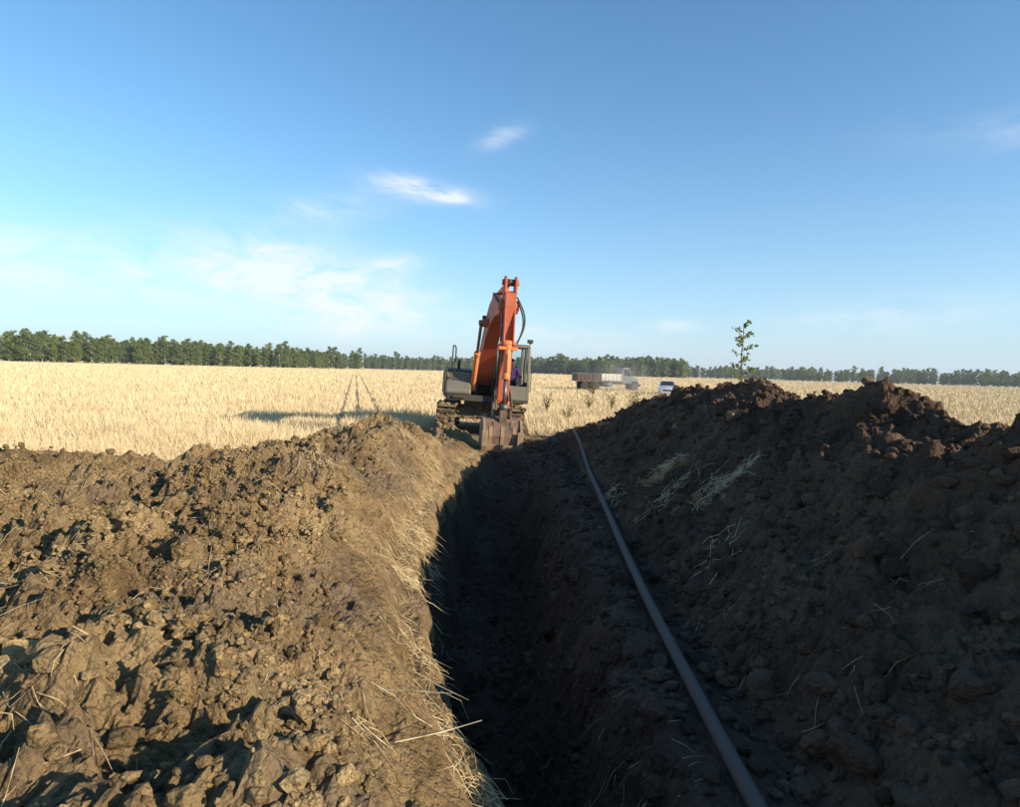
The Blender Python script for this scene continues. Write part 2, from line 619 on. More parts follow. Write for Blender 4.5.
b.inputs['Base Color'].default_value = (.7, .7, .68, 1)
b.inputs['Roughness'].default_value = .1
b.inputs['Specular IOR Level'].default_value = .6
M_glass, n, l, b = new_mat('window_glass')
b.inputs['Base Color'].default_value = (.75, .82, .82, 1)
b.inputs['Roughness'].default_value = .03
b.inputs['Transmission Weight'].default_value = 1.0
b.inputs['IOR'].default_value = 1.1
M_dglass, n, l, b = new_mat('dark_window_glass')
b.inputs['Base Color'].default_value = (.025, .03, .035, 1)
b.inputs['Roughness'].default_value = .08
b.inputs['Specular IOR Level'].default_value = .6

# ------------------------------------------------------------------ ground, trench and spoil heaps
cls = np.zeros(len(V), dtype=np.int8)
gx, gy = V[:, 0], V[:, 1]
wob = .5 * perlin(gx * .9, gy * .9) + .25 * perlin(gx * 3.1, gy * 3.1)
cls[(LZ > .05) & (DL > -.22)] = 2
cls[(DL > -.22) & (DL < 2.3 + wob) & (gy < 20.2 + wob) & (gy > -9)] = 2
cls[(DL <= -.22) & (gx < 3.0) & (gy < 20.4 + wob) & (gy > -9)] = 1
cls[(np.abs(gx + 1.05) < 2.0 + wob * .5) & (gy > 19) & (gy < 24.6 + wob)] = 2
cls[RZ > .04] = 3
fc = cls[F]
fcl = np.where((fc == 1).sum(1) >= 2, 1, np.where((fc == 2).sum(1) >= 2, 2, np.where((fc == 3).sum(1) >= 2, 3, 0)))


def terrain_part(name, k, mat):
    f = F[fcl == k]
    u, inv = np.unique(f, return_inverse=True)
    return link(name, np_mesh(name, V[u], inv.reshape(f.shape), mat, smooth=(k == 0)))


tag(terrain_part('field_ground', 0, M_field), kind='structure')
# a strip of bare dug soil between the trench, the heaps and the machine is part of the ground too
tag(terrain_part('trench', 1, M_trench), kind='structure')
tag(terrain_part('spoil_heap', 2, M_clay), 'sunlit bank of dry brown dug clay along the left side of the trench', 'soil heap', 'heaps of dug soil beside the trench')
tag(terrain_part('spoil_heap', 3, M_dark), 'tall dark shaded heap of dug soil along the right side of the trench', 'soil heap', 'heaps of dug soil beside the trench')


# ------------------------------------------------------------------ excavator
EXC = empty('excavator', (-1.03, 21.6, -.10), R(2.0))
EXC.rotation_euler = (0, R(2.7), R(2.0))
tag(EXC, 'muddy orange tracked excavator reaching its bucket into the end of the trench', 'excavator')
YU = R(5.9)      # the upper body is swung a little towards the trench (on top of the 2 degrees of the tracks)

# tracks
TR_R, TR_L = .43, 1.62
pitch_n = 46
per = 4 * TR_L + 2 * math.pi * TR_R


def track_point(s):
    """point, tangent angle on the track loop in the (f, z) plane"""
    s = s % per
    if s < 2 * TR_L:                      # bottom run, going backwards
        return TR_L - s, .03, math.pi
    s -= 2 * TR_L
    if s < math.pi * TR_R:
        a = s / TR_R
        return -TR_L - TR_R * math.sin(a), .03 + TR_R - TR_R * math.cos(a), math.pi - a
    s -= math.pi * TR_R
    if s < 2 * TR_L:
        sag = -.03 * math.sin(math.pi * s / (2 * TR_L))
        return -TR_L + s, .03 + 2 * TR_R + sag, 0
    s -= 2 * TR_L
    a = s / TR_R
    return TR_L + TR_R * math.sin(a), .03 + TR_R + TR_R * math.cos(a), -a


sh = MB().box(-.3, .3, -.093, .093, -.012, .012)
for q in (-.07, 0, .07):
    sh.box(-.3, .3, q - .010, q + .010, .010, .038)
shoe_me = sh.mesh('track_shoe', M_track)
for side in (-1, 1):
    belt = MB()
    ring = []
    for k in range(64):
        f, z, a = track_point(per * k / 64)
        cx_, cz_ = max(-TR_L, min(TR_L, f)), .03 + TR_R
        dx_, dz_ = f - cx_, z - cz_
        if abs(f) <= TR_L: dx_ = 0
        ln = math.hypot(dx_, dz_) or 1
        ring.append((f, z, f - dx_ / ln * .09, z - dz_ / ln * .09))
    for w0, w1 in ((-.13, -.06), (.06, .13)):
        vs, fs = [], []
        for f, z, f2, z2 in ring:
            vs += [(side * 1.1 + w0, -f, z), (side * 1.1 + w1, -f, z), (side * 1.1 + w1, -f2, z2), (side * 1.1 + w0, -f2, z2)]
        for k in range(64):
            a_, b_ = k * 4, ((k + 1) % 64) * 4
            fs += [(a_ + i, a_ + (i + 1) % 4, b_ + (i + 1) % 4, b_ + i) for i in range(4)]
        belt.add(vs, fs)
    track = belt.build('track', M_black, EXC)
    for k in range(pitch_n):
        f, z, a = track_point(per * (k + .3) / pitch_n)
        so = link('track_shoe', shoe_me, track)
        so.location = (side * 1.1, -f, z)
        so.rotation_euler = (a, 0, 0)
    fr = MB()
    fr.prism([(-1.5, .22), (1.4, .22), (1.5, .5), (1.2, .66), (-1.2, .66), (-1.5, .5)], side * 1.1 - .17, side * 1.1 + .17)
    fr.build('track_frame', M_black, EXC, .02)
    wh = MB().cyl((side * 1.1 - .16, -TR_L, .46), (side * 1.1 + .16, -TR_L, .46), .36, n=24)
    wh.cyl((side * 1.1 - .22, -TR_L, .46), (side * 1.1 + .22, -TR_L, .46), .12, n=16)
    wh.build('idler', M_track, EXC, .02)
    wh = MB().cyl((side * 1.1 - .06, TR_L, .46), (side * 1.1 + .06, TR_L, .46), .38, n=24)
    wh.cyl((side * 1.1 - .25, TR_L, .46), (side * 1.1 + .25, TR_L, .46), .20, n=16)
    wh.build('sprocket', M_track, EXC, .01)
    for k in range(7):
        y = -1.25 + k * .42
        MB().cyl((side * 1.1 - .2, y, .17), (side * 1.1 + .2, y, .17), .085, n=12).build('roller', M_track, EXC)
xf = MB().prism([(-.75, .45), (.75, .45), (.6, .85), (-.6, .85)], -.95, .95)
xf.cyl((0, 0, .8), (0, 0, 1.08), .62, n=28)
xf.build('undercarriage', M_track, EXC, .02)

# upper body (front is -y)
def up(mb, name, mat, bevel=.02, parent=None):
    return mb.build(name, mat, parent if parent is not None else EXC, bevel, YU if parent is None else 0)

plat = MB().box(-1.28, 1.28, -1.25, 2.2, 1.06, 1.26)
plat.box(-.34, -.22, -.55, .9, 1.26, 2.05).box(.22, .34, -.55, .9, 1.26, 2.05)
up(plat, 'platform', M_black)
# fuel tank and tool box, with the cut-off corner that faces the trench
tank = MB()
tank.prism([(-.35, 1.12), (1.05, 1.12), (1.30, 1.30), (1.30, 1.42), (.86, 1.74), (.62, 1.74), (.62, 1.98), (-.35, 1.98)], -1.33, -.50)
tank_o = up(tank, 'fuel_tank', M_grey, .05)
st = MB()
for k in range(3):
    st.box(-.52, -.50 + .012, -1.0 + .1 * k, -.94 + .1 * k, 1.2, 1.6)
up(st, 'vent_grille', M_black, 0, tank_o)
stp = MB().box(-1.1, -.7, -1.32, -1.285, 1.14, 1.22)
up(stp, 'step', M_black, .01, tank_o)
sidebox = MB().box(-1.36, -1.335, -.95, .35, 1.16, 1.9)
up(sidebox, 'side_panel', M_brown, .008, tank_o)
hood = MB().prism([(-2.0, 1.26), (.33, 1.26), (.33, 1.9), (.2, 2.06), (-1.9, 2.12), (-2.0, 2.0)], -1.26, -.3)
hood_o = up(hood, 'engine_hood', M_black, .04)
ex = MB().cyl((-.85, .55, 2.05), (-.85, .55, 2.34), .055, n=14).cyl((-.85, .55, 2.30), (-.85, .66, 2.40), .06, .05, n=14)
up(ex, 'exhaust_pipe', M_black, 0, hood_o)
hb = MB().prism([(-2.0, 1.26), (-.42, 1.26), (-.42, 2.0), (-.55, 2.1), (-1.9, 2.12), (-2.0, 2.0)], -.29, 1.26)
up(hb, 'rear_hood', M_black, .04)
cw = MB()
rings = []
for z, g_ in ((1.08, -.12), (1.2, 0), (1.9, 0), (2.08, -.1)):
    rg = []
    for k in range(17):
        a = math.pi * k / 16
        x_ = (1.34 + g_) * math.cos(a)
        y_ = 2.02 + (.72 + g_) * math.sin(a) ** .6
        rg.append((x_, y_, z))
    rings.append(rg)
cw.loft(rings)
up(cw, 'counterweight', M_orange, .02)
# mirror / hand rail stem in front of the tank
rail = MB().tube([(-1.16, -1.02, 1.72), (-1.16, -1.02, 2.78), (-1.15, -1.0, 2.84), (-1.1, -.96, 2.84), (-1.06, -.94, 2.76), (-1.04, -.93, 1.72)], .022, 8)
up(rail, 'mirror_stem', M_grey, 0)
# cab
CX0, CX1, CF0, CF1, CZ0, CZ1 = .37, 1.36, -.1, 1.62, 1.10, 2.93
cab = MB()
cab.prism([(CF0, CZ0), (CF1 - .1, CZ0), (CF1, CZ0 + .12), (CF1, CZ0 + .14), (CF0, CZ0 + .14)], CX0, CX1)     # floor
cab_o = up(cab, 'cab', M_grey, .03)
pf = [(CF1, CZ0 + .12), (CF1 + .02, 1.75), (CF1 - .12, 2.55), (CF1 - .32, CZ1)]
for x0, x1 in ((CX0, CX0 + .07), (CX1 - .09, CX1)):
    p_ = MB()
    outer = [(a + .0, b) for a, b in pf]
    inner = [(a - .09, b) for a, b in pf]
    p_.prism(outer + inner[::-1], x0, x1)
    up(p_, 'front_pillar', M_grey, .012, cab_o)
    p_ = MB().prism([(CF0, CZ0 + .14), (CF0 + .12, CZ0 + .14), (CF0 + .12, CZ1), (CF0, CZ1)], x0, x1)
    up(p_, 'rear_pillar', M_grey, .012, cab_o)
    p_ = MB().prism([(.66, CZ0 + .14), (.74, CZ0 + .14), (.74, CZ1), (.66, CZ1)], x0, x1)
    up(p_, 'door_pillar', M_grey, .01, cab_o)
roof = MB().prism([(CF0 - .03, CZ1), (CF1 - .30, CZ1), (CF1 - .36, CZ1 + .08), (CF1 - .6, CZ1 + .11), (CF0 + .05, CZ1 + .11), (CF0 - .03, CZ1 + .05)], CX0 - .01, CX1 + .01)
up(roof, 'roof', M_grey, .03, cab_o)
lowp = MB().prism([(CF1 - .03, CZ0 + .12), (CF1 - .005, CZ0 + .12), (CF1 + .008, 1.66), (CF1 - .02, 1.66)], CX0 + .07, CX1 - .09)
up(lowp, 'lower_front_panel', M_grey, .008, cab_o)
dorp = MB().box(CX1 - .05, CX1 - .01, -CF1 + .10, -.75, CZ0 + .14, 1.8)
dorp_o = up(dorp, 'door', M_grey, .01, cab_o)
wallp = MB().box(CX0 + .01, CX0 + .05, -CF1 + .10, -CF0 - .12, CZ0 + .14, 1.75)
wallp.box(CX0 + .07, CX1 - .09, -CF0 - .10, -CF0 - .04, CZ0 + .14, 2.05)
up(wallp, 'inner_panel', M_black, .008, cab_o)
def pane(mb):
    return up(mb, 'window_pane', M_glass, 0, cab_o)
pane(MB().prism([(CF1 - .005, 1.70), (CF1 - .13, 2.5), (CF1 - .31, CZ1 - .03), (CF1 - .325, CZ1 - .035), (CF1 - .145, 2.5), (CF1 - .02, 1.70)], CX0 + .07, CX1 - .09))
pane(MB().box(CX1 - .04, CX1 - .03, -CF1 + .36, -.76, 1.81, CZ1 - .02))
pane(MB().box(CX0 + .03, CX0 + .04, -CF1 + .36, -CF0 - .13, 1.76, CZ1 - .02))
wip = MB().tube([(.62, -CF1 - .015, 1.72), (.78, -CF1 + .09, 2.35)], .012, 6)
up(wip, 'wiper', M_black, 0, cab_o)
lp = MB().cyl((1.33, -1.30, 3.04), (1.33, -1.30, 3.10), .03, n=10).box(1.24, 1.42, -1.36, -1.22, 3.09, 3.21)
up(lp, 'work_lamp', M_black, .015, cab_o)
gr = MB().tube([(1.385, -1.45, 1.5), (1.42, -1.47, 1.55), (1.42, -1.42, 2.3), (1.385, -1.40, 2.35)], .014, 6)
up(gr, 'grab_handle', M_black, 0, cab_o)
seat = MB().box(.62, 1.12, -.95, -.42, 1.52, 1.66).box(.64, 1.10, -.50, -.36, 1.66, 2.32).box(.7, 1.04, -.8, -.5, CZ0 + .14, 1.52)
up(seat, 'seat', M_black, .04, cab_o)
for x_ in (.60, 1.14):
    lev = MB().box(x_ - .08, x_ + .08, -1.15, -.7, 1.62, 1.72).tube([(x_, -1.08, 1.7), (x_, -1.14, 1.95)], .02, 8).cyl((x_, -1.13, 1.93), (x_, -1.15, 2.03), .03, n=10)
    up(lev, 'control_lever', M_black, .01, cab_o)

# boom, built in the (f, z) plane
BF, BZ = .15, 1.75                       # boom foot
def P(f, z): return (BF + f, BZ + z)
ctr0 = [(0, 0), (.55, .78), (1.1, 1.42), (1.65, 1.88), (2.2, 2.18), (2.8, 2.36), (3.6, 2.46), (4.4, 2.46), (5.15, 2.40)]
_ca, _sa = math.cos(R(-4)), math.sin(R(-4))
ctr = [(f * _ca - z * _sa, f * _sa + z * _ca) for f, z in ctr0]
def Pr(f, z): return P(f * _ca - z * _sa, f * _sa + z * _ca)
dep = [.16, .27, .34, .40, .41, .37, .31, .25, .17]
wid = [.30, .27, .235, .215, .205, .20, .19, .18, .17]
rings = []
for k, (f, z) in enumerate(ctr):
    a = Vector(ctr[max(0, k - 1)])
    c_ = Vector(ctr[min(len(ctr) - 1, k + 1)])
    t = (c_ - a).normalized()
    nrm = Vector((-t.y, t.x))
    top = P(f + nrm.x * dep[k], z + nrm.y * dep[k])
    bot = P(f - nrm.x * dep[k], z - nrm.y * dep[k])
    w = wid[k]
    rings.append([(-w, -top[0], top[1]), (w, -top[0], top[1]), (w, -bot[0], bot[1]), (-w, -bot[0], bot[1])])
bm_ = MB().loft(rings, smooth=False)
for f, z, r, w in ((0, 0, .17, .36), (5.15, 2.40, .18, .24), (2.15, 1.95, .13, .40)):
    f, z = Pr(f, z)
    bm_.cyl((-w, -f, z), (w, -f, z), r, n=20)
for u_ in (-.14, .14):                   # lugs for the arm cylinder on the boom's back
    f, z = Pr(2.45, 2.72)
    bm_.prism([(f - .28, z - .12), (f + .3, z - .08), (f + .12, z + .16), (f - .08, z + .16)], u_ - .025, u_ + .025)
boom = up(bm_, 'boom', M_orange, .015)
pipes = MB()
for u_ in (-.10, -.04, .04, .10):
    pts = []
    for k in range(1, len(ctr)):
        f, z = ctr[k]
        a = Vector(ctr[max(0, k - 1)]); c_ = Vector(ctr[min(len(ctr) - 1, k + 1)])
        t = (c_ - a).normalized()
        q = P(f - t.y * (dep[k] + .035), z + t.x * (dep[k] + .035))
        pts.append((u_ * 1.3, -q[0], q[1]))
    pipes.tube(pts[:6], .018, 6)
up(pipes, 'hydraulic_pipes', M_black, 0, boom)
lampb = MB().box(-.37, -.25, -BF - 2.0, -BF - 1.88, BZ + 1.9, BZ + 2.05)
up(lampb, 'boom_lamp', M_black, .02, boom)


def ram(name, p0, p1, rb, rr, frac, dirx=0):
    """a hydraulic cylinder: barrel from p0, rod on to p1"""
    p0, p1 = Vector(p0), Vector(p1)
    d = (p1 - p0).normalized()
    mid = p0 + (p1 - p0) * frac
    b_ = MB().cyl(p0 + d * .06, mid, rb, n=18).cyl(mid - d * .10, mid + d * .03, rb * 1.16, n=18).cyl(p0 + d * .05, p0 + d * .14, rb * 1.08, n=18)
    b_.cyl(p0 - Vector((rb * .9, 0, 0)), p0 + Vector((rb * .9, 0, 0)), rb * .95, n=16)
    b_.tube([p0 + d * .25 + Vector((0, -rb * 1.25, 0)), mid - d * .15 + Vector((0, -rb * 1.25, 0))], .016, 6)
    o = up(b_, name, M_orange2, .006)
    r_ = MB().cyl(mid + d * .03, p1, rr, n=14).cyl(p1 - Vector((rb * .9, 0, 0)), p1 + Vector((rb * .9, 0, 0)), rb * .95, n=16)
    r_o = up(r_, 'piston_rod', M_rod, 0, o)
    return o


for u_ in (-.42, .42):
    f1, z1 = Pr(2.15, 1.95)
    ram('boom_cylinder', (u_, -(BF + .62), BZ - .30), (u_, -f1, z1), .088, .048, .56)
    MB().cyl((u_ - .12, -(BF + .62), BZ - .30), (u_ + .12, -(BF + .62), BZ - .30), .05, n=12).build('pin', M_rod, EXC, 0, YU)
AF, AZ = Pr(5.15, 2.40)                    # arm pivot
def A(f, z): return (AF + f, AZ + z)
arm = MB()
body = [A(-.20, .22), A(.10, .40), A(.36, .30), A(.40, .0), A(.34, -1.0), A(.17, -2.42), A(.08, -2.64), A(-.10, -2.64), A(-.13, -2.38), A(-.24, -.7), A(-.26, -.1)]
arm.prism(body, -.145, .145)
for u_ in (-.135, .135):
    arm.prism([A(-.16, .25), A(.26, .34), A(.22, .66), A(.12, .78), A(-.06, .78), A(-.16, .62)], u_ - .03, u_ + .03)
    arm.prism([A(.34, .25), A(.52, -.80), A(.56, -.98), A(.48, -1.10), A(.30, -1.05)], u_ * .9 - .022, u_ * .9 + .022)
q = A(.03, .62); arm.cyl((-.22, -q[0], q[1]), (.22, -q[0], q[1]), .08, n=16)
q = A(.46, -.97); arm.cyl((-.21, -q[0], q[1]), (.21, -q[0], q[1]), .06, n=16)
q = A(0, 0); arm.cyl((-.27, -q[0], q[1]), (.27, -q[0], q[1]), .11, n=18)
q = A(0, -2.56); arm.cyl((-.20, -q[0], q[1]), (.20, -q[0], q[1]), .13, n=18)
arm_o = up(arm, 'arm', M_orange, .014)
clp = MB()
q = A(.46, -1.08)
clp.box(-.24, .24, -q[0] - .09, -q[0] + .1, q[1] - .05, q[1] + .03)
up(clp, 'pipe_clamp', M_orange2, .01, arm_o)
hs = MB()
for k, (u_, bul) in enumerate(((.19, .20), (.21, .14))):
    q0, q1 = A(.10, .25 - .1 * k), A(.40, -1.0)
    pts = []
    for i in range(13):
        t = i / 12
        pts.append((u_ + bul * math.sin(math.pi * t), -(q0[0] + (q1[0] - q0[0]) * t + .15 * math.sin(math.pi * t)), q0[1] + (q1[1] - q0[1]) * t))
    hs.tube(pts, .02, 8)
up(hs, 'hydraulic_hose', M_rubber, 0, arm_o)
# rigid pipes and brackets on the arm's flank
fl = MB()
for k in range(2):
    u_ = -.165
    pts = [A(.22 - .07 * k, -.2), A(.2 - .07 * k, -1.0), A(.10 - .05 * k, -2.1)]
    fl.tube([(u_, -f, z) for f, z in pts], .016, 6)
up(fl, 'arm_pipes', M_black, 0, arm_o)
for zz_ in (-.5, -1.3):
    q = A(.17, zz_)
    up(MB().box(-.185, -.146, -q[0] - .09, -q[0] + .09, q[1] - .025, q[1] + .025), 'pipe_bracket', M_rod, .005, arm_o)
q0, q1 = Pr(2.45, 2.80), A(.03, .62)
ram('arm_cylinder', (0, -q0[0], q0[1]), (0, -q1[0], q1[1]), .095, .055, .62)
hs = MB()
hs.tube([(.12, -q0[0] - .2, q0[1] + .02), (.2, -q0[0] - .9, q0[1] - .1), (.22, -q0[0] - 1.7, q0[1] - .35), (.2, -AF + .05, AZ + .05)], .022, 8)
hs.tube([(-.12, -q0[0] - .2, q0[1] + .02), (-.2, -q0[0] - .8, q0[1] - .05), (-.22, -q0[0] - 1.6, q0[1] - .30), (-.2, -AF + .05, AZ + .05)], .022, 8)
up(hs, 'boom_hose', M_rubber, 0, boom)
LKF, LKZ = A(.50, -2.58)
q0 = A(.46, -.97)
ram('bucket_cylinder', (0, -q0[0], q0[1]), (0, -LKF, LKZ), .094, .052, .54)
lk = MB()
qa = A(.03, -2.18)
for u_ in (-.20, .20):
    lk.prism([(qa[0] - .06, qa[1] - .07), (qa[0] + .02, qa[1] + .08), (LKF + .06, LKZ + .06), (LKF + .06, LKZ - .08), (LKF - .05, LKZ - .08)], u_ - .02, u_ + .02)
lk.cyl((-.23, -LKF, LKZ), (.23, -LKF, LKZ), .05, n=14)
qb = A(.42, -2.98)
lk.prism([(LKF - .06, LKZ), (LKF + .06, LKZ), (qb[0] + .06, qb[1] - .05), (qb[0] - .06, qb[1] - .05)], -.09, .09)
up(lk, 'bucket_link', M_bucket, .01)
# bucket: rounded shell, open towards the machine
KF, KZ = A(0, -2.56)
shell = [(f * .95, z * .94) for f, z in [(-.20, -.34), (.10, -.30), (.42, -.36), (.60, -.55), (.66, -.80), (.60, -1.05), (.42, -1.27), (.15, -1.42), (-.20, -1.50)]]
bk = MB()
th = .03
inner = []
for k, (f, z) in enumerate(shell):
    a = Vector(shell[max(0, k - 1)]); c_ = Vector(shell[min(len(shell) - 1, k + 1)])
    t = (c_ - a).normalized()
    inner.append((f + t.y * th, z - t.x * th))
vs, fs = [], []
for u_ in (-.47, .47):
    for f, z in shell: vs.append((u_, -(KF + f), KZ + z))
for u_ in (-.47, .47):
    for f, z in inner: vs.append((u_, -(KF + f), KZ + z))
n_ = len(shell)
for k in range(n_ - 1):
    fs.append((k, k + 1, n_ + k + 1, n_ + k))
    fs.append((2 * n_ + k, 3 * n_ + k, 3 * n_ + k + 1, 2 * n_ + k + 1))
for k in (0, n_ - 1):
    fs.append((k, n_ + k, 3 * n_ + k, 2 * n_ + k))
bk.add(vs, fs)
bucket = up(bk, 'bucket', M_bucket, 0)
for u_ in (-.50, .44):
    prof = [(f * 1.06 + .03, z * 1.01) for f, z in shell]
    sp = MB().prism([(KF + f, KZ + z) for f, z in prof] + [(KF - .32, KZ - 1.0), (KF - .30, KZ - .5)], u_, u_ + .06)
    sp_o = up(sp, 'side_plate', M_mud, .012, bucket)
    sp = MB().prism([(KF + .70, KZ - .62), (KF + .74, KZ - .62), (KF + .74, KZ - 1.0), (KF + .62, KZ - 1.22), (KF + .58, KZ - 1.2)], u_ - .03 if u_ < 0 else u_ - .07, u_ + .13 if u_ < 0 else u_ + .09)
    up(sp, 'wear_pad', M_mud, .02, sp_o)
hp = MB().prism([(KF + .50, KZ - 1.0), (KF + .66, KZ - .96), (KF + .60, KZ - 1.16), (KF + .42, KZ - 1.30), (KF + .15, KZ - 1.42), (KF + .1, KZ - 1.36)], -.435, .435)
up(hp, 'heel_plate', M_mud, .02, bucket)
for u_ in (-.24, .20):
    e_ = MB().prism([(KF - .12, KZ - .32), (KF - .12, KZ + .02), (KF, KZ + .13), (KF + .12, KZ + .05), (KF + .36, KZ - .34), (KF + .52, KZ - .42), (KF + .60, KZ - .56), (KF + .3, KZ - .4)], u_, u_ + .045)
    up(e_, 'bucket_ear', M_bucket, .008, bucket)
for k in range(3):
    u_ = -.30 + .30 * k
    w_ = MB()
    pts = [(f * 1.03, z * 1.005) for f, z in shell[3:]]
    ins = [(f * .985, z * .99) for f, z in shell[3:]]
    w_.prism([(KF + f, KZ + z) for f, z in pts] + [(KF + f, KZ + z) for f, z in ins[::-1]], u_ - .045, u_ + .045)
    up(w_, 'wear_strip', M_mud, .004, bucket)
for k in range(5):
    u_ = -.40 + .20 * k
    t_ = MB().prism([(KF - .10, KZ - 1.44), (KF - .22, KZ - 1.46), (KF - .45, KZ - 1.56), (KF - .22, KZ - 1.54), (KF - .08, KZ - 1.53)], u_ - .045, u_ + .045)
    up(t_, 'bucket_tooth', M_bucket, .006, bucket)

# ------------------------------------------------------------------ operator
def skin_person(name, joints, edges, radii, mats, pick):
    me = bpy.data.meshes.new(name)
    me.from_pydata(joints, edges, [])
    o = bpy.data.objects.new(name, me)
    col.objects.link(o)
    sk = o.modifiers.new('skin', 'SKIN')
    for i, r in enumerate(radii):
        me.skin_vertices[0].data[i].radius = r if isinstance(r, tuple) else (r, r)
    me.skin_vertices[0].data[0].use_root = True
    sub = o.modifiers.new('sub', 'SUBSURF')
    sub.levels = sub.render_levels = 2
    dg = bpy.context.evaluated_depsgraph_get()
    m2 = bpy.data.meshes.new_from_object(o.evaluated_get(dg))
    bpy.data.objects.remove(o)
    m2.materials.clear()
    for m in mats: m2.materials.append(m)
    for p in m2.polygons:
        p.material_index = pick(p.center)
        p.use_smooth = True
    return link(name, m2)


M_skin, n, l, b = new_mat('weathered_skin'); b.inputs['Base Color'].default_value = (.42, .23, .15, 1); b.inputs['Roughness'].default_value = .6
M_purple, n, l, b = new_mat('purple_cotton')
b.inputs['Base Color'].default_value = (.22, .09, .27, 1)
bump(n, l, b, noise(n, l, 30, 4), .3, .01)
M_trouser, n, l, b = new_mat('dark_trousers'); b.inputs['Base Color'].default_value = (.03, .034, .045, 1)
M_hair, n, l, b = new_mat('dark_hair'); b.inputs['Base Color'].default_value = (.025, .018, .014, 1)
J = [(0, 0, 0), (0, .02, .2), (0, .03, .42), (0, .01, .50), (0, -.02, .60), (0, -.03, .70),                       # pelvis..head
     (-.19, .03, .42), (-.26, -.08, .18), (-.24, -.34, .20), (-.235, -.44, .22),
     (.19, .03, .42), (.26, -.08, .18), (.24, -.34, .20), (.235, -.44, .22),
     (-.09, -.06, -.01), (-.13, -.46, .05), (-.13, -.56, -.36), (-.13, -.72, -.39),
     (.09, -.06, -.01), (.13, -.46, .05), (.13, -.56, -.36), (.13, -.72, -.39)]
E = [(0, 1), (1, 2), (2, 3), (3, 4), (4, 5), (2, 6), (6, 7), (7, 8), (8, 9), (2, 10), (10, 11), (11, 12), (12, 13),
     (0, 14), (14, 15), (15, 16), (16, 17), (0, 18), (18, 19), (19, 20), (20, 21)]
RD = [(.15, .12), (.16, .12), (.15, .10), .055, (.075, .09), (.06, .075), .065, .05, .04, .035, .065, .05, .04, .035,
      .085, .07, .052, .04, .085, .07, .052, .04]
man = skin_person('person', J, E, RD, [M_skin, M_purple, M_trouser],
                  lambda c: 0 if (c.z > .49 or (c.y < -.36 and c.z > .12)) else (1 if c.z > .06 and c.y > -.37 else 2))
man.matrix_world = EXC.matrix_world @ Matrix.Rotation(YU, 4, 'Z') @ Matrix.Translation((.88, -.68, 1.78))
bpy.context.view_layer.update()
man.matrix_world = EXC.matrix_world @ Matrix.Rotation(YU, 4, 'Z') @ Matrix.Translation((.88, -.68, 1.78))
tag(man, 'person in a purple shirt sitting at the levers in the excavator cab', 'person')
hr = MB()
rg = []
for k in range(5):
    a = k / 4 * math.pi * .5
    rg.append([(.088 * math.cos(a) * math.cos(t * math.pi / 6), .0 + .10 * math.cos(a) * math.sin(t * math.pi / 6), .685 + .105 * math.sin(a)) for t in range(12)])
hr.loft(rg)
hr.build('hair', M_hair, man)
fc_ = MB()
fc_.loft([[(-.014, -.10, .635), (.014, -.10, .635), (.018, -.095, .615), (-.018, -.095, .615)], [(-.006, -.135, .615), (.006, -.135, .615), (.010, -.13, .605), (-.010, -.13, .605)]])
fc_.build('nose', M_skin, man)
for sx in (-1, 1):
    MB().loft([[(sx * .082, -.02 + .022 * math.cos(t), .63 + .032 * math.sin(t)) for t in [i * math.pi / 4 for i in range(8)]],
               [(sx * .098, -.01 + .018 * math.cos(t), .63 + .026 * math.sin(t)) for t in [i * math.pi / 4 for i in range(8)]]]).build('ear', M_skin, man)
    MB().cyl((sx * .032, -.098, .655), (sx * .032, -.106, .655), .011, n=10).build('eye', M_hair, man)

# ------------------------------------------------------------------ pipe
PIPE = [(1.16, -1.5), (1.16, 1.0), (1.17, 2.9), (1.25, 5.4), (1.33, 7.3), (1.42, 9.2), (1.51, 11.2), (1.62, 13.2), (1.74, 15.4), (1.84, 17.4), (1.88, 18.1)]
def pipe_x(y):
    return np.interp(y, [p[1] for p in PIPE], [p[0] for p in PIPE])


pts = []
for k in range(60):
    y = -1.5 + 19.6 * k / 59
    x = float(np.interp(y, [p[1] for p in PIPE], [p[0] for p in PIPE])) + .008 * math.sin(y * .9)
    pts.append([x, y, 0])
zz = terrain(np.array([p[0] for p in pts]), np.array([p[1] for p in pts]))[0]
zs = np.convolve(np.pad(zz, 12, mode='edge'), np.ones(25) / 25, 'valid')
for p, z in zip(pts, zs): p[2] = float(z) + .06 + .06 * max(0, min(1, (p[1] - 12) / 2.5))
pp = MB().tube(pts, .041, 20)
pipe_o = pp.build('water_pipe', M_pipe)
tag(pipe_o, 'long dark grey plastic pipe lying along the right edge of the trench', 'pipe')

# ------------------------------------------------------------------ truck in the field
def wheel(parent, x, y, z, r, w, matrim):
    t_ = MB()
    rg = []
    for dx, rr in ((-w / 2, r * .86), (-w * .42, r * .97), (-w * .2, r), (w * .2, r), (w * .42, r * .97), (w / 2, r * .86)):
        rg.append([(x + dx, y + rr * math.cos(i * math.pi / 10), z + rr * math.sin(i * math.pi / 10)) for i in range(20)])
    t_.loft(rg)
    o = t_.build('wheel', M_rubber, parent)
    MB().cyl((x - w * .52, y, z), (x + w * .52, y, z), r * .55, n=16).cyl((x - w * .56, y, z), (x + w * .56, y, z), r * .2, n=12).build('rim', matrim, o)
    return o


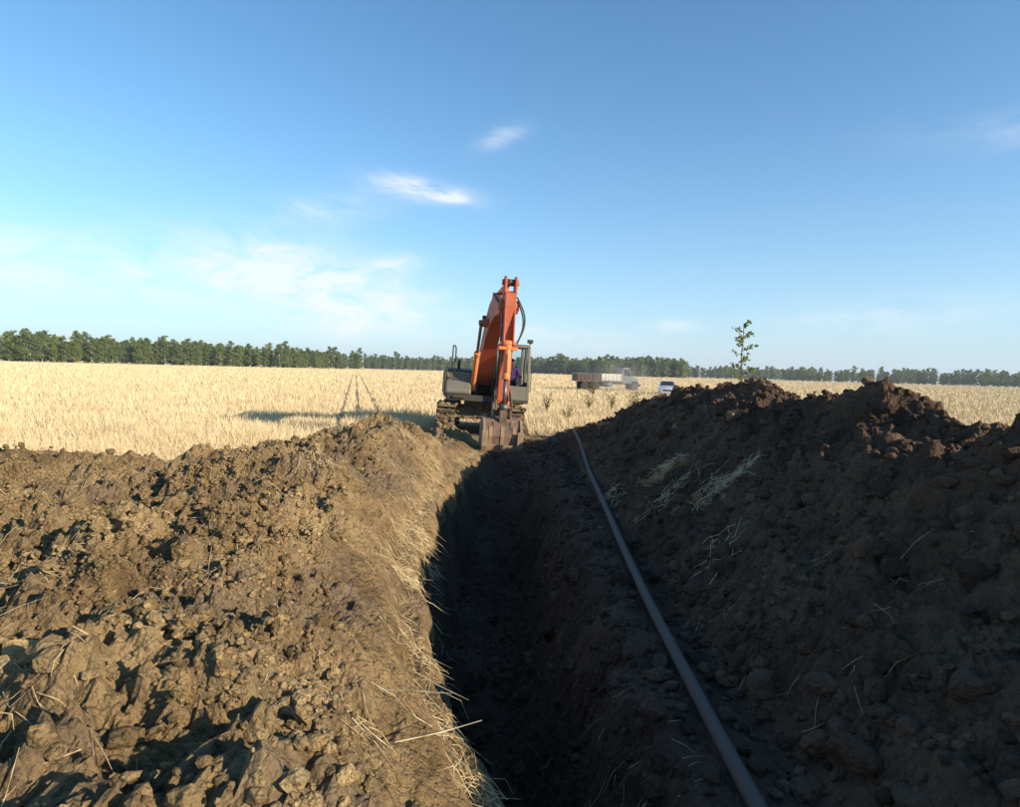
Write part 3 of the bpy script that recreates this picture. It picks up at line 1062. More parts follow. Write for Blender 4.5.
# front of the truck is -y in its own frame
TRK = empty('truck', (11.1, 73.0, 0), R(98))
TRK.scale = (.96, .96, 1.04)
tag(TRK, 'dusty truck with a long ribbed cargo bed driving across the stubble field', 'truck')
fr = MB().box(-.5, -.38, -3.4, 3.5, .75, .98).box(.38, .5, -3.4, 3.5, .75, .98)
for y in (-2.5, -1, .5, 2, 3.3): fr.box(-.38, .38, y, y + .12, .78, .95)
fr.build('chassis', M_black, TRK, .01)
bedf = MB().box(-1.2, 1.2, -1.75, 3.9, 1.02, 1.14).build('bed_floor', M_brown, TRK, .01)
for x0 in (-1.2, 1.14):
    for y0, y1, mt in ((-1.72, .78, M_white), (.82, 3.88, M_brown)):
        sb = MB().box(x0, x0 + .06, y0, y1, 1.14, 1.86).build('side_board', mt, TRK, .008)
        xo = x0 - .035 if x0 < 0 else x0 + .06
        k = y0 + .03
        while k < y1:
            MB().box(xo, xo + .035, k, k + .07, 1.10, 1.90).build('rib', mt, sb, .004)
            k += .48
        MB().box(x0 - .01, x0 + .07, y0, y1, 1.861, 1.92).build('top_rail', M_white if mt is M_white else M_bluegrey, sb, .006)
MB().box(-1.14, 1.14, 3.83, 3.89, 1.14, 1.86).build('tail_gate', M_brown, TRK, .008)
MB().box(-1.14, 1.14, -1.74, -1.68, 1.14, 2.1).build('head_board', M_brown, TRK, .008)
cb = MB().prism([(1.80, .85), (3.05, .85), (3.12, 1.62), (2.95, 1.70), (2.72, 2.55), (2.5, 2.66), (1.95, 2.66), (1.80, 2.55)], -1.05, 1.05)
cab_t = cb.build('cab', M_bluegrey, TRK, .05)
MB().prism([(2.97, 1.72), (2.985, 1.73), (2.765, 2.50), (2.75, 2.49)], -.92, .92).build('windscreen', M_dglass, cab_t)
for sx in (-1, 1):
    x0, x1 = sorted((sx * 1.051, sx * 1.058))
    MB().prism([(2.0, 1.72), (2.85, 1.72), (2.66, 2.42), (2.0, 2.46)], x0, x1).build('side_window', M_dglass, cab_t)
    MB().box(*sorted((sx * 1.051, sx * 1.075)), -2.25, -2.1, 1.5, 1.54).build('door_handle', M_black, cab_t)
    mi = MB().tube([(sx * 1.04, -2.85, 1.9), (sx * 1.3, -2.95, 1.95)], .015, 6).box(sx * 1.3 - .02, sx * 1.3 + .02, -3.02, -2.86, 1.8, 2.15)
    mi.build('mirror', M_black, cab_t)
hd = MB().prism([(3.08, .80), (3.95, .78), (4.02, 1.30), (3.92, 1.46), (3.10, 1.60)], -.62, .62)
hd_o = hd.build('bonnet', M_bluegrey, TRK, .05)
MB().box(-.5, .5, -4.03, -3.99, .85, 1.28).build('radiator_grille', M_black, hd_o, .01)
for sx in (-1, 1):
    fe = MB().prism([(2.7, .72), (3.0, 1.16), (3.35, 1.24), (3.75, 1.15), (3.98, .85), (3.9, .85), (3.7, 1.05), (3.35, 1.14), (3.05, 1.05), (2.8, .72)], *sorted((sx * .62, sx * 1.12)))
    fo = fe.build('fender', M_bluegrey, TRK, .02)
    MB().cyl((sx * .85, -3.92, .98), (sx * .85, -4.0, .98), .11, n=16).build('headlight', M_lamp, fo)
    wheel(TRK, sx * .92, -3.38, .5, .50, .28, M_black)
    for y in (1.45, 2.85):
        wheel(TRK, sx * .86, y, .5, .50, .46, M_black)
    MB().cyl((sx * .8, -.6, .72), (sx * .8, .5, .72), .27, n=18).build('fuel_tank', M_bluegrey, TRK)
MB().box(-1.1, 1.1, -4.14, -4.02, .55, .78).build('bumper', M_black, TRK, .02)

# ------------------------------------------------------------------ car in the field
CAR = empty('car', (15.65, 62.0, 0), R(-14))
tag(CAR, 'silver car parked in the field beyond the right soil heap', 'car')
def section(y, w, z0, z1, zc, r=.12):
    pts = [(-w * .92, z0), (-w, z0 + .15), (-w, zc), (-w * .93, z1), (w * .93, z1), (w, zc), (w, z0 + .15), (w * .92, z0)]
    return [(x, y, z) for x, z in pts]
body = MB().loft([section(-2.1, .62, .30, .62, .55), section(-2.02, .78, .24, .74, .62), section(-1.6, .84, .22, .86, .70), section(-.85, .86, .20, .96, .78),
                  section(.2, .87, .20, .98, .80), section(1.5, .86, .22, .98, .80), section(1.95, .80, .28, .95, .76), section(2.08, .66, .36, .84, .70)])
body_o = body.build('body', M_silver, CAR, .03)
def cabs(y, wb, wt, z0, z1):
    return [(-wb, y, z0), (-wt, y, z1), (wt, y, z1), (wb, y, z0)]
gh = MB().loft([[(-.76, -.92, .94), (-.72, -.88, .97), (.72, -.88, .97), (.76, -.92, .94)], [(-.78, -.3, .95), (-.60, -.3, 1.42), (.60, -.3, 1.42), (.78, -.3, .95)],
                [(-.78, .1, .95), (-.60, .1, 1.46), (.60, .1, 1.46), (.78, .1, .95)], [(-.78, 1.0, .95), (-.59, .9, 1.44), (.59, .9, 1.44), (.78, 1.0, .95)],
                [(-.74, 1.75, .96), (-.66, 1.7, .99), (.66, 1.7, .99), (.74, 1.75, .96)]], smooth=False)
roof_o = gh.build('roof', M_silver, CAR, .03)
MB().add([(-.66, -.88, 1.0), (.66, -.88, 1.0), (.55, -.36, 1.40), (-.55, -.36, 1.40), (-.66, -.86, .985), (.66, -.86, .985), (.55, -.34, 1.385), (-.55, -.34, 1.385)],
         [(0, 1, 2, 3), (7, 6, 5, 4), (0, 4, 5, 1), (1, 5, 6, 2), (2, 6, 7, 3), (3, 7, 4, 0)]).build('windscreen', M_dglass, CAR)
for sx in (-1, 1):
    MB().add([(sx * .79, -.68, 1.0), (sx * .80, 1.15, 1.0), (sx * .64, .82, 1.38), (sx * .64, -.26, 1.38), (sx * .76, -.66, 1.0), (sx * .77, 1.13, 1.0), (sx * .61, .80, 1.37), (sx * .61, -.25, 1.37)],
             [(0, 1, 2, 3), (7, 6, 5, 4), (0, 4, 5, 1), (1, 5, 6, 2), (2, 6, 7, 3), (3, 7, 4, 0)]).build('side_window', M_dglass, CAR)
    MB().loft([[(sx * .48, -2.08, .58), (sx * .72, -2.02, .60), (sx * .74, -2.0, .72), (sx * .48, -2.05, .70)], [(sx * .48, -2.10, .59), (sx * .70, -2.05, .61), (sx * .72, -2.03, .71), (sx * .48, -2.075, .69)]], smooth=False).build('headlight', M_lamp, CAR)
    MB().box(*sorted((sx * .86, sx * 1.02)), -.78, -.68, .96, 1.10).build('wing_mirror', M_silver, CAR, .03)
    for y in (-1.3, 1.3):
        wheel(CAR, sx * .76, y, .31, .31, .2, M_silver)
MB().box(-.42, .42, -2.12, -2.08, .46, .62).build('radiator_grille', M_black, CAR, .01)
MB().loft([section(-2.16, .55, .30, .44, .38), section(-2.05, .80, .27, .46, .38), section(-1.9, .86, .27, .46, .38)]).build('bumper', M_silver, CAR, .02)


# ------------------------------------------------------------------ loose clods
def ico(sub=1):
    import bmesh
    bm = bmesh.new()
    bmesh.ops.create_icosphere(bm, subdivisions=sub, radius=1)
    v = np.array([p.co[:] for p in bm.verts])
    f = np.array([[q.index for q in p.verts] for p in bm.faces])
    bm.free()
    return v, f


def clod_shapes(n, sub, seed):
    v, f = ico(sub)
    r_ = np.random.default_rng(seed)
    out = []
    for k in range(n):
        o = r_.uniform(0, 50, 3)
        d = 1 + .34 * perlin(v[:, 0] * 1.3 + o[0], v[:, 1] * 1.3 + v[:, 2] * .9 + o[1]) + .24 * perlin(v[:, 2] * 2.6 + o[2], v[:, 0] * 2.6 - v[:, 1] * 2 + o[1])
        w = v * d[:, None] * np.array([1, r_.uniform(.65, 1.0), r_.uniform(.5, .85)])
        for _ in range(4):                                # broken faces
            nn = r_.normal(size=3); nn /= np.linalg.norm(nn)
            lim = r_.uniform(.55, .85)
            dd = w @ nn
            w = w - np.outer(np.maximum(dd - lim, 0), nn)
        out.append(w)
    return out, f


def scatter_clods(name, pos, size, mat, sub=1, seed=3, sink=.15):
    shapes, f = clod_shapes(14, sub, seed)
    r_ = np.random.default_rng(seed + 1)
    nv = len(shapes[0])
    N = len(size)
    VV = np.empty((N, nv, 3), dtype=np.float32)
    pick = r_.integers(0, 14, N)
    ang = r_.uniform(0, 2 * np.pi, N)
    tl = r_.normal(0, .4, N)
    S = np.stack(shapes)
    P_ = S[pick]
    ca, sa, ct, st_ = np.cos(ang)[:, None], np.sin(ang)[:, None], np.cos(tl)[:, None], np.sin(tl)[:, None]
    y1 = P_[:, :, 1] * ct - P_[:, :, 2] * st_
    z1 = P_[:, :, 1] * st_ + P_[:, :, 2] * ct
    x2 = P_[:, :, 0] * ca - y1 * sa
    y2 = P_[:, :, 0] * sa + y1 * ca
    VV[:, :, 0] = pos[:, 0:1] + x2 * size[:, None]
    VV[:, :, 1] = pos[:, 1:2] + y2 * size[:, None]
    VV[:, :, 2] = pos[:, 2:3] + (z1 + .5 - sink) * size[:, None]
    FF = (f[None] + (np.arange(N) * nv)[:, None, None]).reshape(-1, 3)
    return link(name, np_mesh(name, VV.reshape(-1, 3), FF, mat, smooth=False, attr={'tint': np.repeat(np.clip(r_.normal(.02, .22, N), -.45, .55), nv)}))


def sample(n, x0, x1, y0, y1, keep, seed, ypow=1.0):
    r_ = np.random.default_rng(seed)
    x = r_.uniform(x0, x1, n)
    y = y0 + (y1 - y0) * r_.uniform(0, 1, n) ** ypow
    z, tz, lz, rz_, dl = terrain(x, y)
    k = keep(x, y, tz, lz, rz_, dl, r_)
    return np.stack([x, y, z], 1)[k], r_


def k_left(x, y, tz, lz, rz_, dl, r_):
    p = sstep(.3, 1.6, dl) * (.25 + 1.0 * sstep(-.2, .4, fbm(x * .9 + 9, y * .9, 2)))
    return (lz > .1) & (r_.uniform(0, 1, len(x)) < p)
pos, r_ = sample(34000, -8, .2, 1.3, 14.5, k_left, 101, 1.5)
size = np.clip(r_.lognormal(-4.1, .60, len(pos)), .008, .065)
big = size > .038
tag(scatter_clods('loose_clods', pos[big], size[big], M_clod, 2, 5, .28), 'lumpy dry clay clods strewn over the sunlit left bank', 'soil clods', kind='stuff')
tag(scatter_clods('soil_crumbs', pos[~big], size[~big], M_clod, 1, 15), 'fine dry clay crumbs covering the sunlit left bank', 'soil crumbs', kind='stuff')
def k_right(x, y, tz, lz, rz_, dl, r_):
    return (rz_ > .03) & (np.abs(x - pipe_x(y)) > .13) & (r_.uniform(0, 1, len(x)) < .55 + .6 * (rz_ < .5) + .6 * (rz_ > 1.5))
pos, r_ = sample(13000, 1.3, 5.2, 1.6, 21.5, k_right, 103, 1.35)
size = np.clip(r_.lognormal(-3.75, .64, len(pos)), .010, .14)
big = size > .042
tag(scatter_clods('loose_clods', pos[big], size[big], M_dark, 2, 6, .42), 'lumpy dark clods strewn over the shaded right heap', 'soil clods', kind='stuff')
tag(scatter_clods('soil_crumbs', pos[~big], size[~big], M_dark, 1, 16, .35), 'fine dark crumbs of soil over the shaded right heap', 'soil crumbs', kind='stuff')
def k_tr(x, y, tz, lz, rz_, dl, r_):
    return (dl < -.4) & (rz_ < .06) & (np.abs(x - pipe_x(y)) > .10)
pos, r_ = sample(6500, -1, 1.9, 1.5, 18, k_tr, 105, 1.2)
size = np.clip(r_.lognormal(-3.75, .6, len(pos)), .01, .12)
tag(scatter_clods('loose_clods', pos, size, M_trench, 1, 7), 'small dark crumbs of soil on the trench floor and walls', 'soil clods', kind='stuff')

# mud lumps caked on the undercarriage
r_ = np.random.default_rng(55)
pl = []
for k in range(240):
    q = r_.integers(0, 4)
    if q == 0: p_ = (r_.uniform(-.8, .8), -.75 + r_.normal(0, .08), r_.uniform(.45, .88))
    elif q == 1: p_ = (r_.choice([-1.1, 1.1]) + r_.uniform(-.28, .28), r_.uniform(-1.9, 1.5), .93)
    elif q == 2: p_ = (r_.choice([-.92, .92]) + r_.normal(0, .04), r_.uniform(-1.5, 1.2), r_.uniform(.45, .7))
    else: p_ = (r_.choice([-1.1, 1.1]) + r_.uniform(-.25, .25), -2.06 - r_.uniform(-.03, .02), r_.uniform(.25, .75))
    pl.append(p_)
pl = np.array(pl)
md = scatter_clods('caked_mud', pl, np.clip(r_.lognormal(-2.9, .45, len(pl)), .02, .13), M_clay, 1, 66, .5)
md.parent = EXC
md['kind'] = 'stuff'

# single clods that stand out on the heaps
M_pale = soil_mat('pale_soil', (.20, .125, .065), (.30, .19, .10), (.40, .27, .15))  # paler soil tone for the single clods on the right heap
shapes_b, f_b = clod_shapes(12, 3, 77)
clods = [  # x, y, size, label
    (2.30, 15.0, .17, 'single orange-brown clod high on the far slope of the dark right heap'),
    (1.75, 14.0, .11, 'small brown clod just right of the far end of the pipe'),
    (2.42, 8.35, .17, 'large brown clod at the right end of the straw tuft on the dark heap'),
    (3.05, 8.45, .11, 'brown clod high on the dark heap, right of the large clod at the straw'),
    (2.12, 6.85, .085, 'brown clod lying among the bleached straw low on the dark heap'),
    (2.75, 10.2, .08, 'small pale clod above the big clod on the dark right heap'),
    (-2.05, 3.9, .10, 'rounded clay clod on the near left bank'),
    (-1.55, 2.75, .085, 'clay clod nearest the camera on the left bank'),
    (-1.9, 5.7, .13, 'large clay clod standing proud in the middle of the left bank'),
    (-1.3, 4.7, .085, 'small clay clod halfway between the left lip and the large clay clod'),
]
for k, (x, y, s_, lab) in enumerate(clods):
    w = shapes_b[k]
    g2 = 1 + .08 * perlin(w[:, 0] * 6 + k, w[:, 1] * 6 + w[:, 2] * 5)
    o = link('soil_clod', np_mesh('soil_clod', w * g2[:, None] * s_, f_b, M_pale if x > 0 else M_clod, smooth=False))
    o.location = (x, y, tz_at(x, y) + s_ * .30)
    o.rotation_euler = (0, 0, k * 1.3)
    tag(o, lab, 'clod')

# ------------------------------------------------------------------ straw
def stalks(name, P0, P1, width, mat, bend=.0, seed=1):
    """thin bent three-sided stalks from P0 to P1 as one mesh"""
    r_ = np.random.default_rng(seed)
    N = len(P0)
    D = P1 - P0
    L = np.linalg.norm(D, axis=1, keepdims=True) + 1e-9
    d = D / L
    up_ = np.tile(np.array([0, 0, 1.0]), (N, 1)) + r_.normal(0, .3, (N, 3))
    s = np.cross(d, up_); s /= np.linalg.norm(s, axis=1, keepdims=True) + 1e-9
    t = np.cross(s, d)
    mid = (P0 + P1) / 2 + t * L * bend * r_.normal(0, 1, (N, 1)) + s * L * bend * r_.normal(0, 1, (N, 1))
    w = width[:, None] if hasattr(width, '__len__') else np.full((N, 1), width)
    rings = []
    for C, k in ((P0, 1.0), (mid, .9), (P1, .35)):
        for a in (0, 2.094, 4.189):
            rings.append(C + (s * math.cos(a) + t * math.sin(a)) * w * k)
    VV = np.stack(rings, 1).reshape(-1, 3)
    base = (np.arange(N) * 9)[:, None, None]
    q = []
    for rg in (0, 3):
        for i in range(3):
            j = (i + 1) % 3
            q.append([rg + i, rg + j, rg + 3 + j, rg + 3 + i])
    FF = (np.array(q)[None] + base).reshape(-1, 4)
    return link(name, np_mesh(name, VV, FF, mat, smooth=True))


def lying(n, cxy, spread, ang, ang_sd, length, seed, lift=.03, rise=.0):
    """stalks lying on the soil round a point"""
    r_ = np.random.default_rng(seed)
    x = cxy[0] + r_.normal(0, spread[0], n)
    y = cxy[1] + r_.normal(0, spread[1], n)
    a = ang + r_.normal(0, ang_sd, n)
    L = length * r_.uniform(.35, 1.1, n)
    x1, y1 = x + np.cos(a) * L, y + np.sin(a) * L
    z0 = terrain(x, y)[0] + r_.uniform(.0, lift, n)
    z1 = np.maximum(terrain(x1, y1)[0], z0 - L * .9) + r_.uniform(.0, lift, n) + rise * r_.uniform(0, 1, n) * L
    return np.stack([x, y, z0], 1), np.stack([x1, y1, z1], 1)


# straw mat along the left lip: the old field surface, with stalks hanging over the trench
r_ = np.random.default_rng(31)
n_ = 3300
y = 1.6 + 13.5 * r_.uniform(0, 1, n_) ** 1.35
lipx = np.interp(y, LIP_Y, LIP_X)
dens = sstep(-.1, .35, perlin(y * 1.4, y * 0 + 1.7) + .12)
keep = r_.uniform(0, 1, n_) < .12 + .88 * dens
y, lipx = y[keep], lipx[keep]
n_ = len(y)
off = np.abs(r_.normal(0, .11, n_)) + .01
x = lipx - off
a = r_.normal(-.9, 1.1, n_)
L = r_.uniform(.05, .24, n_)
x1, y1 = x + np.cos(a) * L, y + np.sin(a) * L
z0 = terrain(x, y)[0] + r_.uniform(0, .035, n_)
z1 = np.maximum(terrain(x1, y1)[0], z0 - L * .75) + r_.uniform(-.01, .05, n_)
tag(stalks('lip_straw', np.stack([x, y, z0], 1), np.stack([x1, y1, z1], 1), r_.uniform(.0012, .0027, n_), M_litter, .13, 3),
    'pale straw and roots hanging along the left lip of the trench', 'straw', kind='stuff')
# scattered straw on the left bank
A0, A1 = [], []
for k in range(90):
    x, y = r_.uniform(-4.2, -.6), 1.8 + 11.5 * r_.uniform() ** 1.3
    if terrain(np.array([x]), np.array([y]))[4][0] < .25: continue
    p0, p1 = lying(r_.integers(4, 26), (x, y), (.09, .12), r_.uniform(-1.9, .6), .7, .2, 900 + k)
    A0.append(p0); A1.append(p1)
P0, P1 = np.concatenate(A0), np.concatenate(A1)
tag(stalks('scattered_straw', P0, P1, .0019, M_litter, .12, 4), 'loose straw scattered thinly over the sunlit clay bank', 'straw', kind='stuff')
# scattered straw on the dark side
A0, A1 = [], []
for k in range(60):
    x, y = r_.uniform(-.6, 3.2), 2.4 + 12 * r_.uniform() ** 1.2
    p0, p1 = lying(r_.integers(1, 9), (x, y), (.10, .12), r_.uniform(-1.6, 1.2), .8, .17, 1900 + k)
    A0.append(p0); A1.append(p1)
P0, P1 = np.concatenate(A0), np.concatenate(A1)
tag(stalks('trench_straw', P0, P1, .0014, M_litter, .07, 5), 'few thin straws lying in the dark trench and on its right bank', 'straw', kind='stuff')
tufts = [
    ((2.25, 8.45), (.16, .07), 2.3, .30, 120, .62, 'pale straw tuft pointing left beside the large brown clod on the dark heap'),
    ((2.36, 6.75), (.22, .20), .7, .6, 170, .42, 'loose heap of bleached straw below and right of the large brown clod on the dark heap'),
    ((1.62, 9.2), (.10, .28), 2.2, .6, 70, .30, 'thin straw patch just right of the pipe on the dark slope'),
    ((1.95, 7.6), (.25, .12), -.3, .5, 50, .36, 'sparse straws between the pipe and the bleached straw heap'),
    ((1.88, 5.4), (.16, .2), .9, .8, 26, .34, 'few curled straws low on the dark slope right of the pipe'),
    ((-1.05, 7.6), (.14, .28), -.5, .4, 80, .42, 'bright straw bundle hanging over the middle of the left trench lip'),
    ((-.95, 5.6), (.12, .24), -.6, .4, 80, .40, 'bright straw bundle on the left lip nearer the camera'),
    ((-1.35, 10.6), (.16, .3), -.7, .5, 100, .40, 'straw tuft on the far slope of the left bank below the mound'),
    ((-1.9, 11.0), (.14, .16), -.9, .5, 70, .38, 'small straw tuft high on the left mound'),
    ((-2.05, 6.6), (.14, .2), -.9, .4, 70, .36, 'thin pale straw streak on the middle of the left bank'),
]
for k, (c_, sp, an, sd, n_, ln, lab) in enumerate(tufts):
    p0, p1 = lying(n_, c_, (sp[0] * .75, sp[1] * .75), an, sd * 1.5, ln * .62, 500 + k, .07, .10)
    tag(stalks('straw_tuft', p0, p1, .0031, M_litter, .10, 60 + k), lab, 'straw', 'straw tufts on the dug soil', 'stuff')
# single long stalks over the near lip
singles = [((-.62, 3.75), (-.18, 3.3, .30), 'long single straw jutting over the near left lip of the trench'),
           ((-.55, 2.75), (-.22, 2.68, .34), 'thick pale straw lying across the bank near the bottom edge'),
           ((-.42, 2.4), (-.08, 2.52, .33), 'pale straw slanting over the lip at the bottom of the picture')]
for k, (p, q, lab) in enumerate(singles):
    z = tz_at(*p) + .02
    o = stalks('straw_stalk', np.array([[p[0], p[1], z]]), np.array([[q[0], q[1], z + .03]]), .0045, M_litter, .03, 80 + k)
    tag(o, lab, 'straw')

# ------------------------------------------------------------------ standing stubble
RUTS = (-6.8, -6.1, -5.2)
r_ = np.random.default_rng(41)
N = 640000
d = 9.0 * (560 / 9.0) ** r_.uniform(0, 1, N)
az = r_.uniform(R(-43), R(43), N)
x, y = d * np.sin(az), d * np.cos(az)
z, tz, lz, rz_, dl = terrain(x, y)
ok = (lz < .05) & (rz_ < .04) & (tz > -.03) & ~((x > -1.6) & (x < 2.6) & (y < 18.4))
ok &= ~((dl > -.1) & (dl < 1.1) & (y < 15.8))
ex_, ey_ = x + .94, y - 22.1
ok &= ~((np.abs(ex_) < 1.6) & (np.abs(ey_) < 2.5))
ok &= ~((np.abs(ex_ - .4) < 2.4) & (ey_ < -1.5) & (ey_ > -5))
for r0 in RUTS:
    ok &= ~((np.abs(x - (r0 - .25 * (y - 25))) < .11 + .05 * perlin(y * .7, y * 0)) & (y < 170) & (r_.uniform(0, 1, N) < .93))
thin = perlin(x * .5, y * .5) + .5 * perlin(x * 1.7, y * 1.7)
ok &= r_.uniform(0, 1, N) < np.clip(.85 + .7 * thin, .15, 1)
x, y, z, d = x[ok], y[ok], z[ok], d[ok]
N = len(x)
h = (.30 + .13 * perlin(x * .35, y * .35) + .08 * perlin(x * 1.1, y * 1.1)) * r_.uniform(.55, 1.2, N)
w = .0060 * np.maximum(d, 14) / 14 * r_.uniform(.6, 1.3, N)
a = r_.uniform(0, np.pi, N)
lx, ly = r_.normal(0, .10, N) - .03, r_.normal(0, .10, N)
VV = np.empty((N, 3, 3), dtype=np.float32)
VV[:, 0] = np.stack([x - np.cos(a) * w, y - np.sin(a) * w, z - .02], 1)
VV[:, 1] = np.stack([x + np.cos(a) * w, y + np.sin(a) * w, z - .02], 1)
VV[:, 2] = np.stack([x + lx, y + ly, z + h], 1)
V4 = VV.reshape(-1, 3)
F4 = np.arange(N * 3).reshape(-1, 3)
tag(link('wheat_stubble', np_mesh('wheat_stubble', V4, F4, M_straw, smooth=False)), 'ripe pale straw stubble standing all over the field', 'stubble', kind='stuff')

# ------------------------------------------------------------------ leaves helper, weeds, trees
def leaf_mat(name, c0, c1, c2, trans=.25):
    m, n, l, b = new_mat(name)
    oi = n.new('ShaderNodeObjectInfo').outputs['Random']
    g = n.new('ShaderNodeNewGeometry').outputs['Position']
    c = ramp(n, l, noise(n, l, .9, 4, .6, g), [(.3, c0), (.5, c1), (.7, c2)])
    tint = ramp(n, l, oi, [(0, (.78, .86, .80)), (.5, (1, 1, 1)), (1, (1.18, 1.08, .88))])
    c = mixc(n, l, 1.0, c, tint, 'MULTIPLY')
    l.new(c, b.inputs['Base Color'])
    b.inputs['Roughness'].default_value = .65
    tr = n.new('ShaderNodeBsdfTranslucent')
    l.new(c, tr.inputs['Color'])
    mx = n.new('ShaderNodeMixShader')
    mx.inputs[0].default_value = trans
    l.new(b.outputs[0], mx.inputs[1]); l.new(tr.outputs[0], mx.inputs[2])
    l.new(mx.outputs[0], n['Material Output'].inputs['Surface'])
    return m


M_leaf = leaf_mat('birch_foliage', (.125, .168, .048), (.17, .215, .064), (.225, .255, .09), .45)
M_weed = leaf_mat('dry_weed_leaves', (.10, .085, .030), (.15, .125, .045), (.21, .165, .07))
M_bark, n, l, b = new_mat('white_birch_bark')
g = n.new('ShaderNodeTexCoord').outputs['Object']
l.new(ramp(n, l, noise(n, l, 1.7, 5, .7, g), [(.38, (.10, .09, .08)), (.5, (.48, .45, .40)), (.8, (.62, .60, .55))]), b.inputs['Base Color'])
M_twig, n, l, b = new_mat('weed_stem'); b.inputs['Base Color'].default_value = (.14, .105, .05, 1)


def leaves(pts, size, r_, mat, name, aspect=.6):
    n_ = len(pts)
    u = r_.normal(size=(n_, 3)); u /= np.linalg.norm(u, axis=1, keepdims=True)
    v = np.cross(u, r_.normal(size=(n_, 3))); v /= np.linalg.norm(v, axis=1, keepdims=True)
    s = (size * r_.uniform(.6, 1.3, n_))[:, None]
    q = np.stack([pts - u * s, pts - v * s * aspect, pts + u * s, pts + v * s * aspect], 1).reshape(-1, 3)
    f = np.arange(n_ * 4).reshape(-1, 4)
    return np_mesh(name, q, f, mat, smooth=False)


def tree_proto(seed, H, W, nl, leaf):
    """birch: trunk with limbs and a crown of leaf clumps"""
    r_ = np.random.default_rng(seed)
    tr_ = MB()
    lean = r_.normal(0, .03, 2)
    pts = [(lean[0] * z + .1 * math.sin(z * .6 + seed), lean[1] * z, z) for z in np.linspace(-.3, H * .93, 9)]
    tr_.tube(pts, .017 * H ** .95, 7, .02)
    cl = []
    for k in range(15):
        zf = .06 + .90 * (k + r_.uniform(0, 1)) / 15
        z = zf * H
        rad = W * (math.sin(math.pi * min(1, (zf + .06) / 1.06) ** .9) ** .6) * r_.uniform(.55, 1.05)
        a = k * 2.4 + r_.uniform(-.5, .5)
        bx, by = lean[0] * z, lean[1] * z
        tip = np.array([bx + math.cos(a) * rad, by + math.sin(a) * rad, z + .25 * rad])
        tr_.tube([(bx, by, z - .3 * rad), ((bx + tip[0]) / 2, (by + tip[1]) / 2, z), tuple(tip)], .05 * (1.1 - zf) + .02, 5, .012)
        for t in (.35, .65, .95):
            c_ = np.array([bx, by, z - .1]) * (1 - t) + tip * t
            cl.append((c_, W * r_.uniform(.22, .42)))
    cl.append((np.array([lean[0] * H, lean[1] * H, H * .95]), W * .3))
    per_ = nl // len(cl)
    P_ = []
    for c_, rr in cl:
        q = r_.normal(size=(per_, 3))
        q /= np.linalg.norm(q, axis=1, keepdims=True)
        q *= r_.uniform(.25, 1, (per_, 1)) ** .5 * rr * np.array([1, 1, .85])
        P_.append(c_ + q)
    P_ = np.concatenate(P_)
    return tr_.mesh('trunk', M_bark), leaves(P_, leaf, r_, M_leaf, 'crown')


protos = [tree_proto(200 + k, 13.5 + 2.5 * (k % 3), 3.5 + .5 * (k % 4), 1800, .40) for k in range(7)]


def plant_tree(x, y, s, k, label, group, rz, name='birch_tree'):
    t = empty(name, (x, y, 0), rz)
    t.scale = (s * random.uniform(.9, 1.15), s * random.uniform(.9, 1.15), s)
    link('trunk', protos[k][0], t)
    link('crown', protos[k][1], t)
    return tag(t, label, 'tree', group)


# wood edges: polylines of (azimuth deg, distance, height factor)
EDGES = [
    ('left wood', [(-41, 350), (-30, 365), (-20, 395), (-16.5, 440), (-13.5, 470)], 'birch in the nearer wood edge at the left of the field', 'birches of the nearer left wood', 74, .80),
    ('middle wood', [(-13.2, 720), (-9, 740), (-5, 770), (-1, 800)], 'small distant birch in the far wood left of the excavator', 'birches of the far wood left of the excavator', 62, .9),
    ('right wood', [(.5, 700), (4, 660), (7.2, 640)], 'distant birch in the wood edge behind the truck bed', 'birches of the wood behind the truck bed', 44, 1.0),
    ('right wood 2', [(7.2, 560), (12, 560), (15.6, 570)], 'distant birch in the wood edge behind the truck cab and the car', 'birches of the wood behind the car', 56, .95),
    ('far right', [(15.8, 800), (22, 780), (42, 700)], 'distant birch in the low wood beyond the right heap', 'birches of the low wood at the far right', 74, .85),
]
rr = random.Random(5)
back = []
for nm, pts, lab, grp, cnt, hs_ in EDGES:
    azs = [p[0] for p in pts]; ds = [p[1] for p in pts]
    for i in range(cnt):
        a = azs[0] + (azs[-1] - azs[0]) * (i + rr.uniform(.1, .9)) / cnt
        dd = float(np.interp(a, azs, ds)) + rr.uniform(-6, 8)
        s = hs_ * rr.uniform(.78, 1.12) * (1.0 + .12 * math.sin(a * 1.7 + dd * .01))
        plant_tree(dd * math.sin(R(a)), dd * math.cos(R(a)), s, rr.randrange(7), lab, grp, rr.uniform(0, 6.28))
    nb = int(cnt * 3.2)
    for i in range(nb):
        a = azs[0] + (azs[-1] - azs[0]) * rr.uniform(0.0, 1.0)
        dd = float(np.interp(a, azs, ds)) + rr.uniform(10, 60)
        back.append((dd * math.sin(R(a)), dd * math.cos(R(a)), hs_ * rr.uniform(.75, 1.08), rr.randrange(7), rr.uniform(0, 6.28)))
